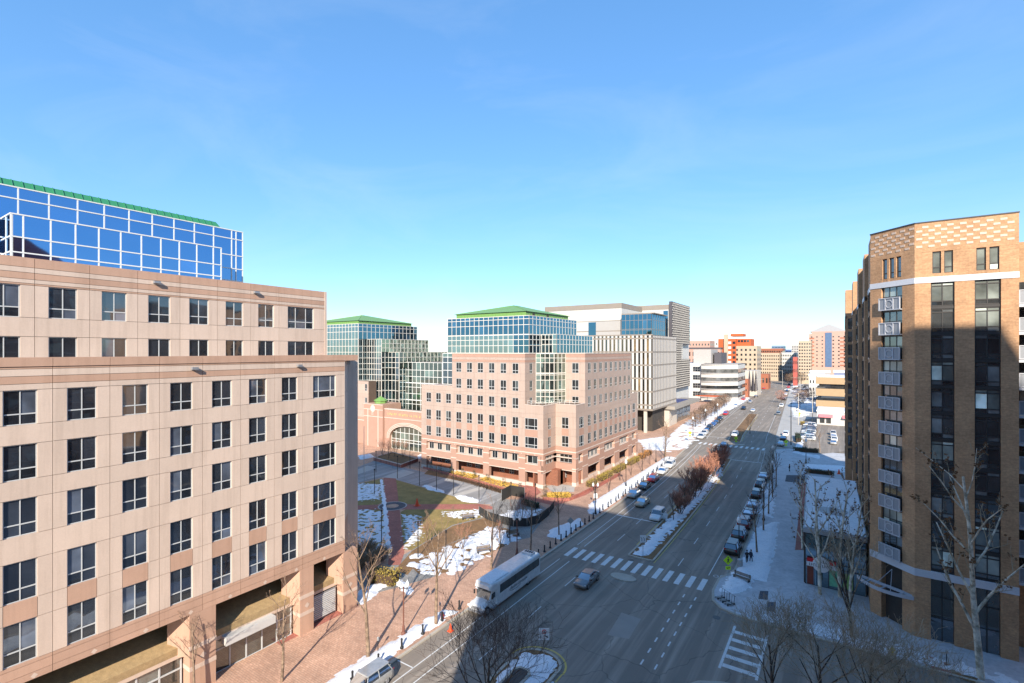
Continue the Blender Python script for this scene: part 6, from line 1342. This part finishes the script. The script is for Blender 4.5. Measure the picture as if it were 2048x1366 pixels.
def gen(seed, h, r, levels, first=.35, spread=.75, up=.35, kids=(6, 5, 4, 3), ratio=.62, stems=1, lean=.0, leaf=0.0, segs=3, minr=.006):
    """tapered trunk and limbs (first mesh), fine twigs (second mesh), optional dry leaves"""
    g = random.Random(seed); T = MB(); C = MB(); Lf = MB()
    def branch(p, d, L, r0, lev):
        n = segs+2 if lev == 0 else segs; pts = [p]; dd = d.copy(); q = p.copy()
        for i in range(n):
            dd = (dd + Vector((g.uniform(-1, 1), g.uniform(-1, 1), g.uniform(-.6, 1)*.6 + up*.25))*(.07 if lev == 0 else .2)).normalized(); q = q + dd*L/n; pts.append(q)
        r1 = max(minr, r0*(.35 if lev else .3)); tgt = T if lev < 2 else C; sides = 7 if lev == 0 else (5 if lev == 1 else 3)
        for i in range(n): tgt.tube(pts[i], pts[i+1], r0+(r1-r0)*i/n, r0+(r1-r0)*(i+1)/n, sides)
        if leaf and lev >= levels-1 and g.random() < leaf:
            for k in range(3):
                c = pts[-1]+Vector((g.uniform(-.15, .15), g.uniform(-.15, .15), g.uniform(-.2, .1))); a = Vector((g.uniform(-1, 1), g.uniform(-1, 1), g.uniform(-1, 1))).normalized()*.09; b = a.orthogonal()
                Lf.add([c-a, c+b, c+a, c-b], [(0, 1, 2, 3)])
        if lev >= levels: return
        nk = kids[min(lev, len(kids)-1)]; nk = nk + g.randint(-1, 1) if lev else nk
        for k in range(max(1, nk)):
            f = first+(1-first)*(k+g.random()*.8)/nk if lev == 0 else .25+.75*(k+g.random())/nk
            f = min(f, .99); i = min(n-1, int(f*n)); bp = pts[i].lerp(pts[i+1], f*n-i); base = (pts[i+1]-pts[i]).normalized()
            az = g.uniform(0, 2*math.pi) if lev else k*2.4+g.uniform(-.5, .5); side = base.orthogonal().normalized(); side.rotate(Matrix.Rotation(az, 3, base))
            ang = spread*g.uniform(.65, 1.2); nd = (base*math.cos(ang)+side*math.sin(ang)+Vector((0, 0, up))).normalized()
            rr = max(minr, (r0+(r1-r0)*f)*g.uniform(.5, .68)); branch(bp, nd, L*ratio*(1.15-.55*f if lev == 0 else 1-.35*f)*g.uniform(.8, 1.15), rr, lev+1)
    for s in range(stems):
        d = Vector((g.uniform(-1, 1)*lean, g.uniform(-1, 1)*lean, 1)).normalized(); branch(Vector((g.uniform(-.2, .2)*(stems > 1), g.uniform(-.2, .2)*(stems > 1), -.1)), d, h, r, 0)
    return T, C, Lf
TREES = {}
def proto(key, seed, bark, twig, **kw):
    T, C, Lf = gen(seed, **kw); TREES[key] = (T.mesh('trunk', bark, True), C.mesh('crown', twig), Lf.mesh('dry_leaves', m_dryleaf) if Lf.f else None)
for i in range(3): proto(('street', i), 10+i, m_bark, m_twig, h=7.2, r=.14, levels=4, first=.38, spread=.7, up=.3, kids=(8, 5, 4, 3), ratio=.48)
for i in range(2): proto(('small', i), 30+i, m_dbark, m_twig, h=4.2, r=.08, levels=3, first=.3, spread=.7, up=.3, kids=(8, 6, 4), ratio=.5)
for i in range(3): proto(('syc', i), 40+i, m_sbark, m_ptwig, h=15, r=.24, levels=4, first=.22, spread=.75, up=.28, kids=(11, 5, 4, 3), ratio=.36, leaf=.12, minr=.008)
for i in range(2): proto(('dark', i), 50+i, m_dbark, m_dtwig, h=9, r=.2, levels=5, first=.18, spread=.62, up=.4, kids=(9, 5, 4, 3, 2), ratio=.62, minr=.008)
for i in range(2): proto(('bush', i), 60+i, m_dbark, m_redtwig, h=2.9, r=.035, levels=3, first=.2, spread=.55, up=.3, kids=(8, 6, 4), ratio=.52, stems=8, lean=.55, minr=.011)
for i in range(2): proto(('spread', i), 55+i, m_dbark, m_dtwig, h=5.0, r=.16, levels=5, first=.06, spread=.82, up=.3, kids=(9, 5, 4, 3, 2), ratio=.84, minr=.009)
proto(('myrtle', 0), 70, m_bark, m_redtwig, h=3.6, r=.05, levels=3, first=.35, spread=.5, up=.3, kids=(6, 5, 3), ratio=.5, stems=5, lean=.35)
for i in range(3): proto(('far', i), 80+i, m_dbark, m_twig, h=8, r=.2, levels=3, first=.25, spread=.8, up=.25, kids=(11, 8, 6), ratio=.5, minr=.03)
def blob(key, seed, w, h, n, size, mat, zoff):
    T, C, Lf = gen(seed, h=h*.8, r=.22, levels=2, first=.3, kids=(8, 5), ratio=.5, minr=.04); g = random.Random(seed); mb = MB()
    for k in range(n):
        v = Vector((g.gauss(0, 1), g.gauss(0, 1), g.gauss(0, 1))).normalized()*g.uniform(.35, 1)**.5; c = Vector((v.x*w/2, v.y*w/2, zoff+(v.z*.5+.5)*(h-zoff))); a = Vector((g.uniform(-1, 1), g.uniform(-1, 1), g.uniform(-.2, 1.2))).normalized()*size*g.uniform(.5, 1.4); b = a.orthogonal().normalized()*size*.07
        mb.add([c-a, c+b, c+a, c-b], [(0, 1, 2, 3)])
    TREES[key] = (T.mesh('trunk', m_dbark), mb.mesh('crown', mat), None)
for i in range(3): blob(('grove', i), 200+i, 8.0, 9.5, 620, .8, (m_twig, m_dtwig, m_twig)[i], 2.2)
def tree(key, x, y, label, s=1.0, rz=None, name='bare_tree', cat='tree', group=None, z=KH, tw=None):
    t = thing(name, label, cat, (x, y, z-.02), R.uniform(0, 6.28) if rz is None else rz, group); T, C, Lf = TREES[key]; t.scale = (s,)*3
    link('trunk', T, t); c = link('crown', C, t)
    if tw: setmat(c, tw)
    if Lf: link('dry_leaves', Lf, c)
    return t
GS = 'bare street trees on the left pavement'
for i, (px, k, s, lb_) in enumerate((((737, 1318), ('street', 0), 1.5, 'tall bare street tree rising from the near snow bank'), ((872, 1251), ('street', 1), 1.45, 'bare street tree left of the bus nose'), ((982, 1140), ('street', 2), 1.15, 'bare street tree behind the middle of the bus'), ((1061, 1103), ('street', 0), 1.0, 'bare tree in the snow behind the bus rear'), ((1118, 1074), ('street', 1), .95, 'bare tree in the corner snow patch with bollards'), ((563, 1366), ('street', 2), 1.05, 'bare tree before the shop front at the bottom left'), ((388, 1400), ('street', 1), .9, 'small bare tree before the second shop canopy'), ((1020, 1085), ('small', 0), 1.2, 'thin tree by the bench near the fence'))):
    tree(k, *G(*px), lb_, s, None, group=GS)
for i, (px, s) in enumerate((((1190, 1000), 1.0), ((1218, 985), .9), ((1240, 962), 1.0), ((1262, 952), .9), ((1285, 945), 1.3), ((1328, 925), 1.6), ((1300, 930), 1.1))): tree(('small', i % 2), *G(*px), f'slim bare tree in the snow strip, {nth[i]} along the arcade front', s, group='slim trees along the arcade')
tree(('street', 1), *G(1331, 915), 'large forked bare tree between the arcade and the far crossing', 1.35, group=GS)
for i, px in enumerate(((855, 1090), (925, 1100), (1030, 1045), (1045, 1040), (1000, 1095))): tree(('myrtle', 0), *G(*px), f'thin rosy shrub in the snowy bed, {nth[i]} from the left building', .9, name='bare_shrub', cat='shrub')
for i, px in enumerate(((765, 917), (790, 919), (806, 921), (778, 924))): tree(('myrtle', 0), *G(*px), f'twiggy red shrub in the brick planter, {nth[i]} from the left', 1.1, name='bare_shrub', cat='shrub', z=1.0)
for i in range(9):
    y = 77+i*6.0+R.uniform(-1, 1) if i else 82; big = i > 2
    tree(('bush', i % 2), -23.9+off(y)+R.uniform(-.5, .5), y+10, f'rosy twiggy bush on the planted median, {nth[i]} from its near end', 1.7 if big else 1.2, name='median_bush', cat='bush', group='rosy bushes of the median')
for i, (x, y) in enumerate(((-24.2, 88), (-24, 95), (-24.3, 103))): tree(('small', i % 2), x, y, f'dark multi branched small tree on the median, {nth[i]} from its near end', 1.0, tw=m_dtwig)
x, y = G(1500, 868); tree(('dark', 0), x, y, 'dark rounded bare tree on the far median before the crossing', .62)
GRt = 'street trees along the right walk'
for i, px in enumerate(((1514, 1108), (1527, 1064), (1537, 1030), (1545, 997), (1552, 974), (1490, 1130))[:5]): tree(('street', i % 3), *G(*px), f'dark bare street tree beside the right parked cars, {nth[i]} from the corner', 1.05, group=GRt, tw=m_dtwig)
GSy = 'pale sycamores on the right corner'
for i, (px, s, k, lb_) in enumerate((((1962, 1360), 1.25, 0, 'big white barked sycamore before the tan building'), ((1640, 1190), .95, 1, 'pale sycamore before the shop sign'), ((1680, 1196), .9, 2, 'pale sycamore before the green posters'), ((1700, 1204), .82, 0, 'slim pale sycamore at the shop corner'), ((1605, 1100), .8, 1, 'slim pale tree beside the shop wall'))): tree(('syc', k), *G(*px), lb_, s, group=GSy)
GD = 'dark bare trees along the side street'
for i, (x, y, s, lb_) in enumerate(((-4.6, 46.6, 1.0, 'dark spreading bare tree at the corner island'), (-1.2, 49.0, 1.05, 'dark spreading bare tree over the side crosswalk'), (2.0, 47.5, 1.1, 'dark spreading bare tree right of the crosswalk'), (4.6, 46.5, .95, 'dark bare tree at the lower right edge'), (1.2, 62.3, .9, 'dark thin tree on the snowy corner pavement'))): tree(('spread', i % 2) if i < 4 else ('dark', 0), x, y, lb_, s, group=GD, tw=m_ptwig)
tree(('spread', 0), -22.9, 30.9, 'large dark bare tree on the near median at the bottom', 1.15, .6)
x, y = G(1640, 905); tree(('street', 0), x, y, 'bare tree at the end of the car park row', .9)
for i in range(11):
    y = 200+i*9; tree(('grove', i % 3), -39.5+off(y)+R.uniform(-.5, .5), y, f'brown bare street tree in the row before the curved building, {nth[i]} from the near end', .75, group='row of street trees before the curved building')
fr2 = random.Random(5)
for i in range(90):
    x, y = G(fr2.uniform(1572, 1640), fr2.uniform(742, 768)) if i < 60 else G(fr2.uniform(1600, 1690), fr2.uniform(742, 765)); tree(('grove', i % 3), x, y, 'brown bare tree in the distant grove round the avenue', fr2.uniform(.7, 1.2), group='distant bare trees')
for i, px in enumerate(((1606, 806), (1618, 800), (1594, 798), (1562, 806), (1626, 812), (1612, 790), (1600, 815), (1635, 795))): tree(('grove', i % 3), *G(*px), f'brown scrubby tree beside the far avenue, {nth[i]} from the car park', .8, tw=m_redtwig if i == 3 else None)
# leafy evergreen things: clumps of small leaf faces
def leafblob(seed, dims, n, size, mat, name='foliage'):
    g = random.Random(seed); mb = MB()
    for k in range(n):
        v = Vector((g.uniform(-1, 1), g.uniform(-1, 1), g.uniform(0, 1))); L = max(abs(v.x), abs(v.y), abs(v.z*1.0)); v = v*(g.uniform(.75, 1.02)/max(L, .2)) if g.random() < .8 else v
        c = Vector((v.x*dims[0]/2, v.y*dims[1]/2, max(.05, v.z*dims[2]))); a = Vector((g.uniform(-1, 1), g.uniform(-1, 1), g.uniform(-1, 1))).normalized()*size*g.uniform(.7, 1.3); b = a.orthogonal().normalized()*size*.6; b.rotate(Matrix.Rotation(g.uniform(0, 6.28), 3, a.normalized()))
        mb.add([c-a, c+b, c+a, c-b], [(0, 1, 2, 3)])
    return mb.mesh(name, mat)
m_yhedge = M('yellow_green_leaf', srgb(152, 132, 62), .8, .3, 3, 9); m_ohedge = M('orange_leaf', srgb(178, 124, 64), .8, .3, 3, 9); m_dhedge = M('dark_green_leaf', srgb(40, 66, 42), .8, .3, 3, 9); m_brownball = M('brown_ball_leaf', srgb(74, 56, 42), .85, .3, 3, 9); m_drygrass = M('dry_ornamental_grass', srgb(196, 160, 70), .9, .3, 3, 9)
hb = {k: leafblob(90+i, (3.6, 1.5, 1.3), 900, .1, m_) for i, (k, m_) in enumerate((('y', m_yhedge), ('o', m_ohedge), ('d', m_dhedge)))}
def hedge(k, x, y, rz, s, label, cat='hedge'):
    t = thing('clipped_hedge', label, cat, (x, y, KH), rz, 'hedges and bushes by the buildings'); t.scale = s; link('foliage', hb[k], t); build(MB().box(-1.6, 1.6, -.6, .6, 0, 1.0), 'inner_growth', m_brownball, t)
for i, y in enumerate((101, 106.5, 110, 115.5, 119, 125.5, 129, 134.5, 139.5)): hedge('o' if i > 6 else 'y', -45.6, y, rad(90), (1, 1, 1), f'golden hedge before the street arcade, {nth[i]} from the corner')
hedge('y', *G(768, 1166), .3, (1.1, 1.4, 1.3), 'yellow green bush at the corner of the left building'); hedge('d', *G(1596, 880), rad(95), (3.6, 1.1, 1.3), 'long dark green hedge beside the car park'); hedge('d', *G(1612, 905), rad(10), (1.8, 1, 1.0), 'dark green hedge end curving round the car park'); hedge('y', *G(1605, 850), rad(95), (.8, 1, 1), 'sunlit yellow hedge end beside the car park'); hedge('d', *G(1640, 949), rad(3), (1.6, .6, .8), 'low green planting behind the shop roof'); hedge('d', *G(1060, 1013), -.2, (1.2, .8, .8), 'low green hedge inside the fence')
def shrub(name, me, loc, s, label, group):
    t = thing(name, label, 'shrub', loc, R.uniform(0, 6), group); t.scale = (1, 1, s); link('foliage', me, t); link('stem', cached(('shrubstem',), lambda: MB().cyl(0, 0, 0, .45, .05, .04, 6).mesh('stem', m_dbark)), t); return t
bl = leafblob(99, (1.1, 1.1, .85), 220, .08, m_brownball)
for i in range(18):
    a = i/17; x, y = G(905+(1012-905)*a, 956+(987-956)*a); t = shrub('ball_shrub', bl, (x, y-.6, KH), 1, f'round brown clipped shrub in the row along the drive, number {i+1} from the archway'.replace(f'number {i+1}', (nth+['thirteenth', 'fourteenth', 'fifteenth', 'sixteenth', 'seventeenth', 'eighteenth'])[i]), 'round clipped shrubs')
for i, (a, b) in enumerate((((905, 945), (950, 957)), ((965, 960), (1030, 978)), ((1095, 994), (1140, 993)))):
    (x0_, y0_), (x1_, y1_) = G(*a), G(*b); me = leafblob(120+i, (math.hypot(x1_-x0_, y1_-y0_), 2.4, .55), 1500, .12, m_drygrass); tag(link('ornamental_grass', me, None, ((x0_+x1_)/2, (y0_+y1_)/2, KH), math.atan2(y1_-y0_, x1_-x0_)), f'golden dry grass bed before the rose granite building, {nth[i]} from the archway', 'grass bed', kind='stuff')
cn_ = leafblob(130, (.7, .7, 1.9), 260, .07, m_dhedge)
for i, px in enumerate(((862, 940), (880, 943), (902, 949), (925, 954), (948, 957), (975, 964), (1008, 973), (1040, 985), (1090, 992))): shrub('dwarf_conifer', cn_, (*G(*px), KH), R.uniform(.8, 1.15), f'small upright evergreen before the arcade, {nth[i]} from the archway', 'upright evergreens by the arcade')
rg_ = gen(140, h=1.8, r=.03, levels=3, first=.1, spread=.6, up=.2, kids=(8, 6, 4), ratio=.6, stems=14, lean=.9, minr=.008)
br = rg_[1].mesh('crown', m_ptwig); brt = rg_[0].mesh('stems', m_bark)
for i, px in enumerate(((712, 1120), (738, 1112), (764, 1124), (722, 1140), (745, 1135))): 
    t = thing('twig_thicket', f'tangled tan brush at the end of the left building, {nth[i]} from the wall', 'brush', (*G(*px), KH), R.uniform(0, 6), 'tangled brush beside the left building'); t.scale = (1.0,)*3; link('stems', brt, t); link('crown', br, t)
